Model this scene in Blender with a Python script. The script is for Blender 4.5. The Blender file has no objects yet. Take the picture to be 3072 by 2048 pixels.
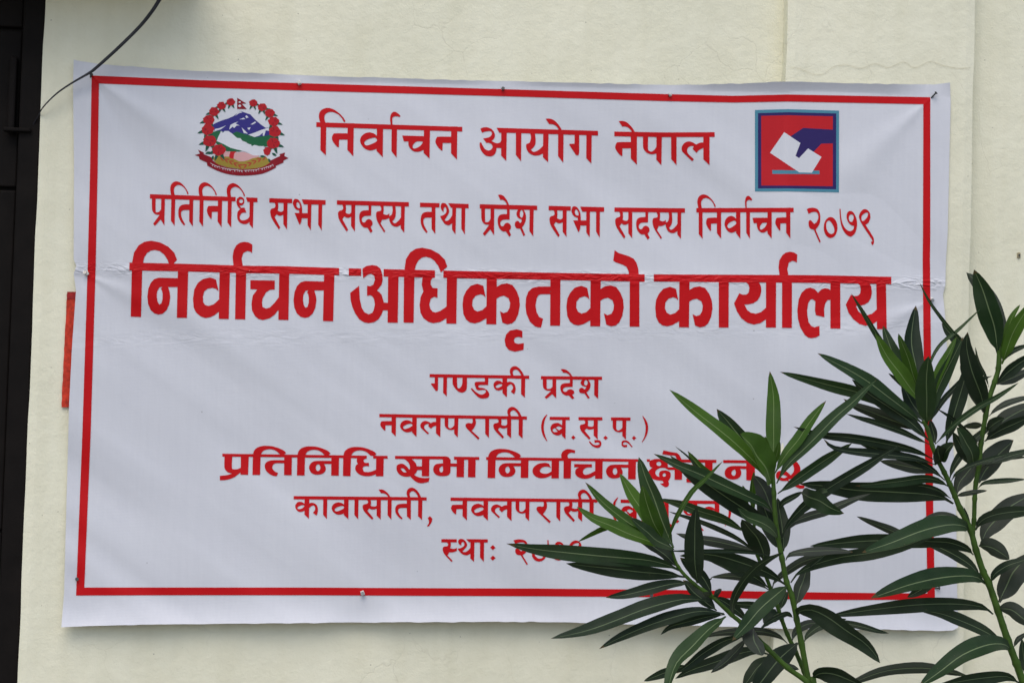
import bpy, math, random
import numpy as np
from mathutils import Vector, Matrix
from mathutils.geometry import delaunay_2d_cdt

random.seed(7)
R = math.radians
scene = bpy.context.scene
COL = scene.collection

# ------------------------------------------------------------------ camera
# The picture is 3072 x 2048 photo pixels; the wall is the plane y = 0, z is up.
F, CX, CY = 6000.0, 1536.0, 1024.0
MM = 0.8 / 1000.0                                   # metres per photo pixel on the wall


def unit(v):
    v = np.array(v, float)
    return v / np.linalg.norm(v)


UPc = unit((3569, 122241, -6000))                   # world up seen by the camera
Hc = np.array((70964, -1098, -6000.0))
RIc = unit(Hc - UPc * Hc.dot(UPc))                  # world +x seen by the camera
NOc = np.cross(UPc, RIc)                            # world +y (into the wall)
if NOc[2] > 0:
    NOc = -NOc
C2W = np.array([RIc, NOc, UPc])                     # camera vector -> world vector
if np.linalg.det(C2W) < 0:
    C2W = np.array([RIc, -np.cross(RIc, UPc), UPc])
DIST = F * MM
CENTRE = np.array((0.0, 0.0, 1.75))
r0 = C2W @ np.array((0, 0, -1.0))
CAM = CENTRE - r0 * (DIST / r0[1])
cam = bpy.data.objects.new('camera', bpy.data.cameras.new('camera'))
COL.objects.link(cam)
M = Matrix([[C2W[i][j] for j in range(3)] for i in range(3)]).to_4x4()
M.translation = Vector(CAM)
cam.matrix_world = M
cam.data.sensor_width = 36.0
cam.data.lens = F / 3072 * 36
cam.data.clip_end = 500
cam.data.clip_start = 0.05
cam.data.dof.use_dof = True
cam.data.dof.focus_distance = 3.95
cam.data.dof.aperture_fstop = 13.0
scene.camera = cam

# ------------------------------------------------------------------ light
SUN_EL, SUN_AZ = R(58), R(200)
world = bpy.data.worlds.new("World")
scene.world = world
world.use_nodes = True
nt = world.node_tree
sky = nt.nodes.new('ShaderNodeTexSky')
sky.sky_type = 'NISHITA'
sky.sun_disc = False
sky.sun_elevation = SUN_EL
sky.sun_rotation = SUN_AZ
sky.air_density = 1.0
sky.dust_density = 2.6
sky.ozone_density = 1.0
bg = nt.nodes['Background']
bg.inputs['Strength'].default_value = 0.15
nt.links.new(sky.outputs[0], bg.inputs[0])
sun = bpy.data.objects.new('sun', bpy.data.lights.new('sun', 'SUN'))
sun.data.energy = 0.95
sun.data.angle = R(50)
sun.data.color = (1.0, 0.96, 0.90)
COL.objects.link(sun)
sd = Vector((math.sin(SUN_AZ) * math.cos(SUN_EL), math.cos(SUN_AZ) * math.cos(SUN_EL), math.sin(SUN_EL)))
sun.rotation_euler = sd.to_track_quat('Z', 'Y').to_euler()
scene.view_settings.view_transform = 'Standard'
scene.view_settings.look = 'None'
scene.view_settings.exposure = 0.34
scene.view_settings.gamma = 1.0
scene.view_settings.use_curve_mapping = False
scene.cycles.max_bounces = 8
scene.render.resolution_x = 1024
scene.render.resolution_y = 682


# ------------------------------------------------------------------ helpers
def ray(px, py):
    px = np.asarray(px, float)
    py = np.asarray(py, float)
    c = np.stack([(px - CX) / F, -(py - CY) / F, -np.ones_like(px)], -1)
    return c @ C2W.T


def at(px, py, y=0.0):
    """point seen at photo pixel (px, py) on the plane at depth y (0 = wall face, negative = nearer)"""
    d = ray(px, py)
    t = (y - CAM[1]) / d[..., 1]
    return CAM + d * t[..., None] if d.ndim > 1 else CAM + d * t


def link(o, parent=None):
    COL.objects.link(o)
    if parent is not None:
        o.parent = parent
    return o


def mesh_obj(name, verts, faces, mats, parent=None, smooth=False, mi=None, uv=None):
    me = bpy.data.meshes.new(name)
    me.from_pydata([tuple(map(float, v)) for v in verts], [], [tuple(map(int, f)) for f in faces])
    if not isinstance(mats, (list, tuple)):
        mats = [mats]
    for m in mats:
        me.materials.append(m)
    if mi is not None:
        me.polygons.foreach_set('material_index', np.array(mi, dtype=np.int32))
    if smooth:
        me.polygons.foreach_set('use_smooth', np.ones(len(me.polygons), dtype=bool))
    if uv is not None:
        l = me.uv_layers.new(name='UVMap')
        idx = np.zeros(len(me.loops), dtype=np.int32)
        me.loops.foreach_get('vertex_index', idx)
        l.data.foreach_set('uv', np.array(uv, dtype=np.float32)[idx].ravel())
    me.update()
    return link(bpy.data.objects.new(name, me), parent)


def tag(o, label=None, cat=None, group=None, kind=None):
    if label:
        o['label'] = label
    if cat:
        o['category'] = cat
    if group:
        o['group'] = group
    if kind:
        o['kind'] = kind
    return o


def empty(name, loc=(0, 0, 0)):
    e = bpy.data.objects.new(name, None)
    e.empty_display_size = 0.05
    COL.objects.link(e)
    e.location = loc
    return e


def keep(o, root):
    """parent o to root without moving it"""
    o.parent = root
    o.matrix_parent_inverse = Matrix.Translation(-Vector(root.location))
    return o


def box(x0, x1, y0, y1, z0, z1):
    v = [(x, y, z) for x in (x0, x1) for y in (y0, y1) for z in (z0, z1)]
    f = [(0, 1, 3, 2), (4, 6, 7, 5), (0, 4, 5, 1), (2, 3, 7, 6), (0, 2, 6, 4), (1, 5, 7, 3)]
    return v, f


def bevel(o, w=0.002, seg=2):
    m = o.modifiers.new('bevel', 'BEVEL')
    m.width = w
    m.segments = seg
    m.limit_method = 'ANGLE'
    return o


def tube(pts, rad, sides=10, flat=None, twist=0.0):
    """tapered tube through pts; rad = number or list; flat = second radius factor"""
    pts = [Vector(p) for p in pts]
    n = len(pts)
    if not hasattr(rad, '__len__'):
        rad = [rad] * n
    V, Fc = [], []
    up = Vector((0, 1, 0.13)).normalized()
    for i, p in enumerate(pts):
        t = (pts[min(i + 1, n - 1)] - pts[max(i - 1, 0)]).normalized()
        a = t.cross(up).normalized()
        b = t.cross(a).normalized()
        for k in range(sides):
            th = 2 * math.pi * k / sides
            ca, sa = math.cos(th) * rad[i], math.sin(th) * rad[i] * (flat or 1)
            tw = twist * i / n
            ca, sa = ca * math.cos(tw) - sa * math.sin(tw), ca * math.sin(tw) + sa * math.cos(tw)
            V.append(p + a * ca + b * sa)
    for i in range(n - 1):
        for k in range(sides):
            k2 = (k + 1) % sides
            Fc.append((i * sides + k, i * sides + k2, (i + 1) * sides + k2, (i + 1) * sides + k))
    Fc.append(tuple(range(sides))[::-1])
    Fc.append(tuple((n - 1) * sides + k for k in range(sides)))
    return V, Fc


def catmull(P, n=6):
    P = [np.array(p, float) for p in P]
    Q = [2 * P[0] - P[1]] + P + [2 * P[-1] - P[-2]]
    out = []
    for i in range(1, len(Q) - 2):
        a, b, c, d = Q[i - 1], Q[i], Q[i + 1], Q[i + 2]
        for k in range(n):
            t = k / n
            out.append(0.5 * ((2 * b) + (c - a) * t + (2 * a - 5 * b + 4 * c - d) * t * t + (3 * b - a - 3 * c + d) * t ** 3))
    out.append(P[-1])
    return out


# value noise for the cloth shape
_rng = np.random.RandomState(3)
_tab = _rng.rand(512, 512) * 2 - 1


def vnoise(x, y, seed=0):
    x = np.asarray(x, float) + seed * 17.31
    y = np.asarray(y, float) + seed * 9.77
    xi = np.floor(x).astype(int)
    yi = np.floor(y).astype(int)
    fx = x - xi
    fy = y - yi
    fx = fx * fx * fx * (fx * (fx * 6 - 15) + 10)
    fy = fy * fy * fy * (fy * (fy * 6 - 15) + 10)
    g = lambda a, b: _tab[a % 512, b % 512]
    return (g(xi, yi) * (1 - fx) + g(xi + 1, yi) * fx) * (1 - fy) + (g(xi, yi + 1) * (1 - fx) + g(xi + 1, yi + 1) * fx) * fy


# ------------------------------------------------------------------ materials
def new_mat(name, rough=0.5, spec=0.5):
    m = bpy.data.materials.new(name)
    m.use_nodes = True
    b = m.node_tree.nodes['Principled BSDF']
    b.inputs['Roughness'].default_value = rough
    b.inputs['Specular IOR Level'].default_value = spec
    return m, m.node_tree, b


def nd(t, kind, **kw):
    n = t.nodes.new(kind)
    for k, v in kw.items():
        if k in n.inputs:
            n.inputs[k].default_value = v
        else:
            setattr(n, k, v)
    return n


def ramp(t, fac, stops):
    r = t.nodes.new('ShaderNodeValToRGB')
    e = r.color_ramp.elements
    while len(e) < len(stops):
        e.new(0.5)
    for i, (p, c) in enumerate(stops):
        e[i].position = p
        e[i].color = c if len(c) == 4 else (*c, 1)
    t.links.new(fac, r.inputs[0])
    return r.outputs[0]


def mix(t, fac, a, b, mode='MIX'):
    n = t.nodes.new('ShaderNodeMix')
    n.data_type = 'RGBA'
    n.blend_type = mode
    for v, s in ((fac, n.inputs[0]), (a, n.inputs[6]), (b, n.inputs[7])):
        if hasattr(v, 'links'):
            t.links.new(v, s)
        elif isinstance(v, (int, float)):
            s.default_value = v if s == n.inputs[0] else (v, v, v, 1)
        else:
            s.default_value = (*v, 1) if len(v) == 3 else v
    return n.outputs[2]


def math_(t, op, a, b=None, c=None, clamp=False):
    n = t.nodes.new('ShaderNodeMath')
    n.operation = op
    n.use_clamp = clamp
    for i, v in enumerate((a, b, c)):
        if v is None:
            continue
        if hasattr(v, 'links'):
            t.links.new(v, n.inputs[i])
        else:
            n.inputs[i].default_value = v
    return n.outputs[0]


def wall_material(name, base):
    m, t, b = new_mat(name, 0.85, 0.25)
    geo = nd(t, 'ShaderNodeNewGeometry')
    pos = geo.outputs['Position']

    def noise(scale, detail=4, rough=0.55, vec=None, dist=0.0):
        n = nd(t, 'ShaderNodeTexNoise', Scale=scale, Detail=detail, Roughness=rough, Distortion=dist)
        t.links.new(vec or pos, n.inputs['Vector'])
        return n.outputs['Fac']
    big = ramp(t, noise(1.7, 5, 0.6), [(0.3, (0.93, 0.93, 0.92)), (0.7, (1.04, 1.03, 1.03))])
    mid = ramp(t, noise(9, 5, 0.6), [(0.35, (0.965, 0.96, 0.94)), (0.7, (1.02, 1.02, 1.02))])
    col = mix(t, 1.0, mix(t, 1.0, base, big, 'MULTIPLY'), mid, 'MULTIPLY')
    # vertical rain streaks
    mp = nd(t, 'ShaderNodeMapping')
    mp.inputs['Scale'].default_value = (22, 22, 1.2)
    t.links.new(pos, mp.inputs['Vector'])
    st = ramp(t, noise(1.0, 3, 0.5, mp.outputs[0]), [(0.45, (1, 1, 1)), (0.8, (0.93, 0.925, 0.90))])
    col = mix(t, 0.7, col, st, 'MULTIPLY')
    # small dark specks
    vo = nd(t, 'ShaderNodeTexVoronoi', Scale=34.0, Randomness=1.0)
    t.links.new(pos, vo.inputs['Vector'])
    sp = math_(t, 'LESS_THAN', vo.outputs['Distance'], 0.055)
    spm = math_(t, 'GREATER_THAN', noise(60, 2), 0.56)
    col = mix(t, math_(t, 'MULTIPLY', math_(t, 'MULTIPLY', sp, spm), 0.55), col, (0.16, 0.14, 0.10))
    # hairline cracks
    dist = nd(t, 'ShaderNodeTexNoise', Scale=9.0, Detail=3.0)
    t.links.new(pos, dist.inputs['Vector'])
    va = nd(t, 'ShaderNodeVectorMath', operation='SCALE')
    va.inputs['Scale'].default_value = 0.09
    t.links.new(dist.outputs['Color'], va.inputs[0])
    vb = nd(t, 'ShaderNodeVectorMath', operation='ADD')
    t.links.new(pos, vb.inputs[0])
    t.links.new(va.outputs[0], vb.inputs[1])
    ve = nd(t, 'ShaderNodeTexVoronoi', Scale=5.2, feature='DISTANCE_TO_EDGE')
    t.links.new(vb.outputs[0], ve.inputs['Vector'])
    cr = ramp(t, ve.outputs['Distance'], [(0.0, (1, 1, 1)), (0.006, (0, 0, 0))])
    crm = ramp(t, noise(2.3, 2), [(0.50, (0, 0, 0)), (0.62, (1, 1, 1))])
    crack = math_(t, 'MULTIPLY', cr, crm)
    col = mix(t, math_(t, 'MULTIPLY', crack, 0.16), col, (0.30, 0.26, 0.18))
    t.links.new(col, b.inputs['Base Color'])
    # plaster relief
    fine = noise(210, 4, 0.6)
    lump = noise(38, 4, 0.55)
    h = math_(t, 'ADD', math_(t, 'MULTIPLY', fine, 0.0012), math_(t, 'MULTIPLY', lump, 0.0036))
    h = math_(t, 'ADD', h, math_(t, 'MULTIPLY', noise(6, 3), 0.006))
    h = math_(t, 'SUBTRACT', h, math_(t, 'MULTIPLY', crack, 0.0006))
    bp = nd(t, 'ShaderNodeBump', Strength=0.55, Distance=1.0)
    t.links.new(h, bp.inputs['Height'])
    t.links.new(bp.outputs[0], b.inputs['Normal'])
    return m


def cloth_material(name, col, rough=0.42, spec=0.14):
    """flex banner: woven net under the print, slight gloss"""
    m, t, b = new_mat(name, rough, spec)
    geo = nd(t, 'ShaderNodeNewGeometry')
    pos = geo.outputs['Position']
    n1 = nd(t, 'ShaderNodeTexNoise', Scale=3.0, Detail=4.0)
    t.links.new(pos, n1.inputs['Vector'])
    v = ramp(t, n1.outputs['Fac'], [(0.3, (0.965, 0.965, 0.97)), (0.7, (1.02, 1.02, 1.015))])
    c = mix(t, 1.0, col, v, 'MULTIPLY')
    # weave: thin vertical and horizontal threads
    sx = nd(t, 'ShaderNodeSeparateXYZ')
    t.links.new(pos, sx.inputs[0])
    wx = math_(t, 'SINE', math_(t, 'MULTIPLY', sx.outputs[0], 2 * math.pi / 0.0031))
    wz = math_(t, 'SINE', math_(t, 'MULTIPLY', sx.outputs[2], 2 * math.pi / 0.0034))
    n2 = nd(t, 'ShaderNodeTexNoise', Scale=1.0, Detail=2.0)
    mp = nd(t, 'ShaderNodeMapping')
    mp.inputs['Scale'].default_value = (120, 120, 5)
    t.links.new(pos, mp.inputs['Vector'])
    t.links.new(mp.outputs[0], n2.inputs['Vector'])
    c = mix(t, 0.6, c, ramp(t, n2.outputs['Fac'], [(0.35, (0.965, 0.965, 0.97)), (0.65, (1.0, 1.0, 1.0))]), 'MULTIPLY')
    # a few specks of dirt
    vo = nd(t, 'ShaderNodeTexVoronoi', Scale=13.0)
    t.links.new(pos, vo.inputs['Vector'])
    sp = math_(t, 'LESS_THAN', vo.outputs['Distance'], 0.022)
    c = mix(t, math_(t, 'MULTIPLY', sp, 0.45), c, (0.10, 0.09, 0.08))
    t.links.new(c, b.inputs['Base Color'])
    h = math_(t, 'MULTIPLY', math_(t, 'ADD', wx, wz), 0.00004)
    n3 = nd(t, 'ShaderNodeTexNoise', Scale=55.0, Detail=3.0)
    t.links.new(pos, n3.inputs['Vector'])
    h = math_(t, 'ADD', h, math_(t, 'MULTIPLY', n3.outputs['Fac'], 0.0006))
    # crumples along the two packing creases
    for (pa, pb, wid, amp) in ((at(220, 806), at(2850, 858), 0.0120, 0.0042), (at(400, 1022), at(2700, 980), 0.022, 0.0007)):
        kb = (pb[2] - pa[2]) / (pb[0] - pa[0])
        ln = math_(t, 'MULTIPLY_ADD', sx.outputs[0], kb, pa[2] - kb * pa[0])
        s1 = math_(t, 'DIVIDE', math_(t, 'SUBTRACT', sx.outputs[2], ln), wid)
        band = math_(t, 'EXPONENT', math_(t, 'MULTIPLY', math_(t, 'MULTIPLY', s1, s1), -1.0))
        m2 = nd(t, 'ShaderNodeMapping')
        m2.inputs['Scale'].default_value = (17, 1, 52)
        t.links.new(pos, m2.inputs['Vector'])
        nn = nd(t, 'ShaderNodeTexNoise', Scale=1.0, Detail=2.5, Roughness=0.45, Distortion=1.3)
        t.links.new(m2.outputs[0], nn.inputs['Vector'])
        m3 = nd(t, 'ShaderNodeMapping')
        m3.inputs['Scale'].default_value = (5.5, 1, 3)
        t.links.new(pos, m3.inputs['Vector'])
        nm = nd(t, 'ShaderNodeTexNoise', Scale=1.0, Detail=1.0)
        t.links.new(m3.outputs[0], nm.inputs['Vector'])
        rid = math_(t, 'ABSOLUTE', math_(t, 'SUBTRACT', nn.outputs['Fac'], 0.5))
        env = math_(t, 'MULTIPLY_ADD', nm.outputs['Fac'], 2.2, -0.45, clamp=True)
        h = math_(t, 'ADD', h, math_(t, 'MULTIPLY', math_(t, 'MULTIPLY', band, rid), math_(t, 'MULTIPLY', env, amp * 6)))
    bp = nd(t, 'ShaderNodeBump', Strength=0.6, Distance=1.0)
    t.links.new(h, bp.inputs['Height'])
    t.links.new(bp.outputs[0], b.inputs['Normal'])
    return m


def plain(name, col, rough=0.5, spec=0.5, metal=0.0, var=0.12, scale=40.0):
    m, t, b = new_mat(name, rough, spec)
    b.inputs['Metallic'].default_value = metal
    geo = nd(t, 'ShaderNodeNewGeometry')
    n = nd(t, 'ShaderNodeTexNoise', Scale=scale, Detail=4.0)
    t.links.new(geo.outputs['Position'], n.inputs['Vector'])
    c = mix(t, 1.0, col, ramp(t, n.outputs['Fac'], [(0.3, (1 - var,) * 3), (0.7, (1 + var,) * 3)]), 'MULTIPLY')
    t.links.new(c, b.inputs['Base Color'])
    bp = nd(t, 'ShaderNodeBump', Strength=0.3, Distance=0.001)
    t.links.new(n.outputs['Fac'], bp.inputs['Height'])
    t.links.new(bp.outputs[0], b.inputs['Normal'])
    return m


def leaf_material(name, top, under, vein, rough=0.42):
    m, t, b = new_mat(name, rough + 0.06, 0.20)
    uv = nd(t, 'ShaderNodeUVMap')
    uv.uv_map = 'UVMap'
    s = nd(t, 'ShaderNodeSeparateXYZ')
    t.links.new(uv.outputs[0], s.inputs[0])
    oi = nd(t, 'ShaderNodeObjectInfo')
    geo = nd(t, 'ShaderNodeNewGeometry')
    n = nd(t, 'ShaderNodeTexNoise', Scale=30.0, Detail=3.0)
    t.links.new(geo.outputs['Position'], n.inputs['Vector'])
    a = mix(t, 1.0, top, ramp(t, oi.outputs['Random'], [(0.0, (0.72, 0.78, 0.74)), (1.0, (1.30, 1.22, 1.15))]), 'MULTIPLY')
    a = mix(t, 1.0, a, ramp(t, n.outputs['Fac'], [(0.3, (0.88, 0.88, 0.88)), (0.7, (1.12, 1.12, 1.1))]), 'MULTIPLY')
    u = mix(t, 1.0, under, ramp(t, oi.outputs['Random'], [(0.0, (0.85, 0.85, 0.85)), (1.0, (1.15, 1.15, 1.12))]), 'MULTIPLY')
    c = mix(t, geo.outputs['Backfacing'], a, u)
    # lateral veins: faint
    ac = math_(t, 'ABSOLUTE', math_(t, 'SUBTRACT', s.outputs[0], 0.5))
    lv = math_(t, 'SINE', math_(t, 'MULTIPLY', math_(t, 'SUBTRACT', s.outputs[1], math_(t, 'MULTIPLY', ac, 0.05)), 330.0))
    c = mix(t, 0.10, c, ramp(t, lv, [(0.0, (0.75, 0.75, 0.75)), (1.0, (1.2, 1.2, 1.2))]), 'MULTIPLY')
    # midrib
    mr = ramp(t, ac, [(0.014, (1, 1, 1)), (0.034, (0, 0, 0))])
    c = mix(t, math_(t, 'MULTIPLY', mr, 0.75), c, vein)
    wear = math_(t, 'MULTIPLY', math_(t, 'GREATER_THAN', s.outputs[1], math_(t, 'MULTIPLY_ADD', oi.outputs['Random'], 0.07, 0.945)), 0.8)
    c = mix(t, wear, c, (0.09, 0.055, 0.02))
    vs = nd(t, 'ShaderNodeTexVoronoi', Scale=55.0)
    t.links.new(geo.outputs['Position'], vs.inputs['Vector'])
    c = mix(t, math_(t, 'MULTIPLY', math_(t, 'LESS_THAN', vs.outputs['Distance'], 0.06), 0.4), c, (0.10, 0.09, 0.04))
    dust = nd(t, 'ShaderNodeTexNoise', Scale=14.0, Detail=4.0)
    t.links.new(geo.outputs['Position'], dust.inputs['Vector'])
    c = mix(t, ramp(t, dust.outputs['Fac'], [(0.45, (0, 0, 0)), (0.75, (0.16, 0.16, 0.16))]), c, (0.10, 0.105, 0.085))
    t.links.new(c, b.inputs['Base Color'])
    h = math_(t, 'ADD', math_(t, 'MULTIPLY', lv, 0.00006), math_(t, 'MULTIPLY', mr, 0.0009))
    bp = nd(t, 'ShaderNodeBump', Strength=0.5, Distance=1.0)
    t.links.new(h, bp.inputs['Height'])
    t.links.new(bp.outputs[0], b.inputs['Normal'])
    # some light comes through the blade
    tr = nd(t, 'ShaderNodeBsdfTranslucent')
    t.links.new(mix(t, 1.0, c, (1.0, 1.25, 0.45), 'MULTIPLY'), tr.inputs['Color'])
    ms = nd(t, 'ShaderNodeMixShader')
    ms.inputs[0].default_value = 0.22
    t.links.new(b.outputs[0], ms.inputs[1])
    t.links.new(tr.outputs[0], ms.inputs[2])
    t.links.new(ms.outputs[0], t.nodes['Material Output'].inputs['Surface'])
    return m


MAT = {
    'rose': cloth_material('print_rose_red', (0.40, 0.012, 0.018), 0.4),
    'wall': wall_material('cream_plaster', (0.765, 0.752, 0.59)),
    'white': cloth_material('flex_white', (0.60, 0.61, 0.645), 0.5, 0.3),
    'red': cloth_material('print_red', (0.50, 0.005, 0.008), 0.42),
    'ered': cloth_material('print_bright_red', (0.47, 0.014, 0.02), 0.4),
    'dred': cloth_material('print_deep_red', (0.23, 0.008, 0.016), 0.4),
    'teal': cloth_material('print_teal', (0.07, 0.23, 0.31), 0.4),
    'navy': cloth_material('print_navy', (0.028, 0.018, 0.105), 0.4),
    'blue': cloth_material('print_blue', (0.036, 0.030, 0.19), 0.4),
    'green': cloth_material('print_green', (0.015, 0.11, 0.045), 0.4),
    'dgreen': cloth_material('print_dark_green', (0.010, 0.075, 0.045), 0.4),
    'olive': cloth_material('print_olive', (0.30, 0.22, 0.035), 0.4),
    'brick': cloth_material('print_brick', (0.36, 0.06, 0.03), 0.4),
    'skin': cloth_material('print_pink', (0.58, 0.33, 0.33), 0.4),
    'wood': plain('dark_brown_wood_paint', (0.0065, 0.0050, 0.0042), 0.65, 0.10, 0, 0.25, 18),
    'steel': plain('galvanised_steel', (0.30, 0.29, 0.27), 0.45, 0.5, 0.8, 0.3, 400),
    'darksteel': plain('weathered_steel', (0.055, 0.060, 0.058), 0.5, 0.5, 0.6, 0.3, 400),
    'clip': plain('white_plastic', (0.62, 0.61, 0.56), 0.45),
    'wire': plain('black_cable_sheath', (0.012, 0.012, 0.017), 0.45, 0.4),
    'tape': plain('orange_red_paper', (0.50, 0.035, 0.014), 0.75, 0.3, 0, 0.35, 120),
    'tape2': plain('dark_red_paper', (0.30, 0.015, 0.015), 0.75, 0.3, 0, 0.3, 120),
    'ground': plain('grey_paving_dust', (0.21, 0.205, 0.19), 0.95, 0.2, 0, 0.3, 3.0),
    'concrete': plain('weathered_concrete', (0.30, 0.26, 0.16), 0.9, 0.2, 0, 0.25, 5.0),
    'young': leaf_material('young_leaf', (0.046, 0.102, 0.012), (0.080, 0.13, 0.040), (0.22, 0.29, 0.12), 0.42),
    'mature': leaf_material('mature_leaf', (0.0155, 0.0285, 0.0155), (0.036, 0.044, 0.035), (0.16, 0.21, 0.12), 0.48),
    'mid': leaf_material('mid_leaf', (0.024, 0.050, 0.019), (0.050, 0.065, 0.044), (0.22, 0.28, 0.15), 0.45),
    'stem': plain('green_stem', (0.040, 0.082, 0.012), 0.55, 0.15, 0, 0.3, 45),
    'oldstem': plain('brown_green_stem', (0.040, 0.050, 0.020), 0.6, 0.3, 0, 0.3, 60),
}

# ------------------------------------------------------------------ ground, wall, door
v, f = box(-60, 60, -80, 0.0, -0.3, 0.0)
g = mesh_obj('ground', v, f, MAT['ground'])
tag(g, kind='structure')


def sx(px, py=1024):
    return at(px, py)[0]


DOOR_T, DOOR_B = at(135, 0), at(52, 2048)           # edge of the plaster beside the door
PL_T, PL_B = at(2362, 0), at(2340, 2048)
PR_T, PR_B = at(2921, 0), at(2905, 2048)
xd = 0.5 * (DOOR_T[0] + DOOR_B[0])
xl = at(2358, 250, -0.048)[0]
xr = at(2916, 500, -0.048)[0]
PIL = 0.048 

wall = empty('building_wall', (0, 0, 0))
tag(wall, 'cream plastered house wall with a shallow pilaster behind the white banner', 'wall')
W_TOP = 3.6


def plaster(name, x0, x1, y0, y1, z0, z1, wob=0.0016, edge=0.006):
    """slab whose front face and edges are slightly uneven, arrises rounded"""
    nx = max(2, int((x1 - x0) / 0.02))
    nz = max(2, int((z1 - z0) / 0.02))
    nx, nz = min(nx, 160), min(nz, 160)
    V, Fc = [], []
    X = np.linspace(x0, x1, nx + 1)
    Z = np.linspace(z0, z1, nz + 1)
    for j, z in enumerate(Z):
        for i, x in enumerate(X):
            y = y0 + wob * float(vnoise(x * 2.3, z * 2.3, 5)) * 2
            xx = x
            if i in (0, nx):
                xx += wob * 0.8 * float(vnoise(z * 9, 3, 8))
                y += edge * 0.5
            V.append((xx, y, z))
    for j in range(nz):
        for i in range(nx):
            a = j * (nx + 1) + i
            Fc.append((a, a + 1, a + nx + 2, a + nx + 1))
    # sides back to y1
    for side in (0, nx):
        base = len(V)
        for j, z in enumerate(Z):
            vx = V[j * (nx + 1) + side]
            V.append((vx[0], y1, z))
        for j in range(nz):
            a, b2 = j * (nx + 1) + side, (j + 1) * (nx + 1) + side
            c, d = base + j + 1, base + j
            Fc.append((a, b2, c, d) if side == 0 else (a, d, c, b2))
    return mesh_obj(name, V, Fc, MAT['wall'], wall, smooth=False)


plaster('plaster_face', xd, xl + 0.02, 0.0, 0.22, 0.0, W_TOP)
plaster('pilaster', xl, xr, -PIL, 0.02, 0.0, W_TOP)
plaster('plaster_face', xr - 0.02, xr + 3.0, -0.004, 0.22, 0.0, W_TOP)
# wall beyond the door, out of view, and the lintel over the door
v, f = box(xd - 5.0, xd - 1.15, 0.0, 0.22, 0.0, W_TOP)
mesh_obj('plaster_face', v, f, MAT['wall'], wall)
v, f = box(xd - 1.15, xd, 0.0, 0.22, 2.95, W_TOP)
mesh_obj('plaster_face', v, f, MAT['wall'], wall)
# concrete sunshade over door and left part of wall
zs_ = at(300, -75)[2]
MAT['soffit'] = plain('yellow_cream_paint', (0.62, 0.52, 0.27), 0.85, 0.2, 0, 0.15, 6)
v, f = box(xd - 1.6, sx(560), -0.21, 0.0, zs_, zs_ + 0.07)
o = bevel(mesh_obj('sunshade', v, f, MAT['soffit'], wall), 0.008)

# long horizontal crack over the pilaster, a thin strip of darker beige laid on its face
pts = [(2372, 202), (2400, 206), (2435, 221), (2470, 222), (2505, 199), (2545, 196), (2585, 205), (2625, 191),
       (2665, 203), (2710, 186), (2745, 203), (2790, 185), (2830, 197), (2875, 205), (2912, 203)]
pp = catmull([at(x, y, -PIL - 0.0034) for x, y in pts], 5)
V, Fc = [], []
for i, p in enumerate(pp):
    w = 0.0006 * (0.6 + 0.5 * random.random())
    V += [(p[0], p[1], p[2] - w), (p[0], p[1], p[2] + w)]
    if i:
        Fc.append((2 * i - 2, 2 * i, 2 * i + 1, 2 * i - 1))
MAT['crack'] = plain('crack_beige', (0.60, 0.57, 0.43), 0.95, 0.1)
mesh_obj('crack', V, Fc, MAT['crack'], wall)

# door: frame, stiles, rails and sunk panels, all very dark brown
door = empty('panelled_door', (xd - 0.5, 0.0, 0.0))
tag(door, 'dark brown panelled wooden door in its frame at the left edge beside the banner', 'door')
fw = 0.052
v, f = box(xd - fw, xd - 0.0005, 0.012, 0.12, 0.0, 2.94)
keep(bevel(mesh_obj('door_frame', v, f, MAT['wood']), 0.004), door)
v, f = box(xd - 1.149, xd - 1.149 + fw, 0.012, 0.12, 0.0, 2.94)
keep(bevel(mesh_obj('door_frame', v, f, MAT['wood']), 0.004), door)
v, f = box(xd - 1.149, xd, 0.012, 0.12, 2.89, 2.945)
keep(bevel(mesh_obj('door_frame', v, f, MAT['wood']), 0.004), door)
zs = [0.02, 0.55, 1.02, 1.26, 2.075, 2.46, 2.62, 2.88]
for i in range(len(zs) - 1):
    v, f = box(xd - 1.09, xd - fw - 0.004, 0.040, 0.055, zs[i] + 0.006, zs[i + 1] - 0.002)
    keep(bevel(mesh_obj('panel', v, f, MAT['wood']), 0.004), door)
v, f = box(xd - 1.10, xd - fw + 0.004, 0.056, 0.09, 0.0, 2.9)
keep(mesh_obj('core_board', v, f, MAT['wood']), door)
v, f = box(xd - fw - 0.028, xd - fw - 0.010, 0.012, 0.040, at(0, 395)[2], at(0, 165)[2])
bolt = keep(bevel(mesh_obj('bolt', v, f, MAT['wood']), 0.005), door)
v, f = box(xd - fw - 0.035, xd - fw + 0.03, 0.0, 0.028, at(0, 392)[2], at(0, 380)[2])
keep(bevel(mesh_obj('bolt_handle', v, f, MAT['wood']), 0.003), door)

# ------------------------------------------------------------------ the banner's shape
X_PIL = xl
NAILS = [(272, 231), (895, 253), (1508, 271), (2007, 289), (2795, 293), (258, 823), (230, 1738), (1085, 1781),
         (1952, 1787), (2792, 902), (2806, 1763)]
_nl = np.array([at(a, b, -0.02) for a, b in NAILS])


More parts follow.
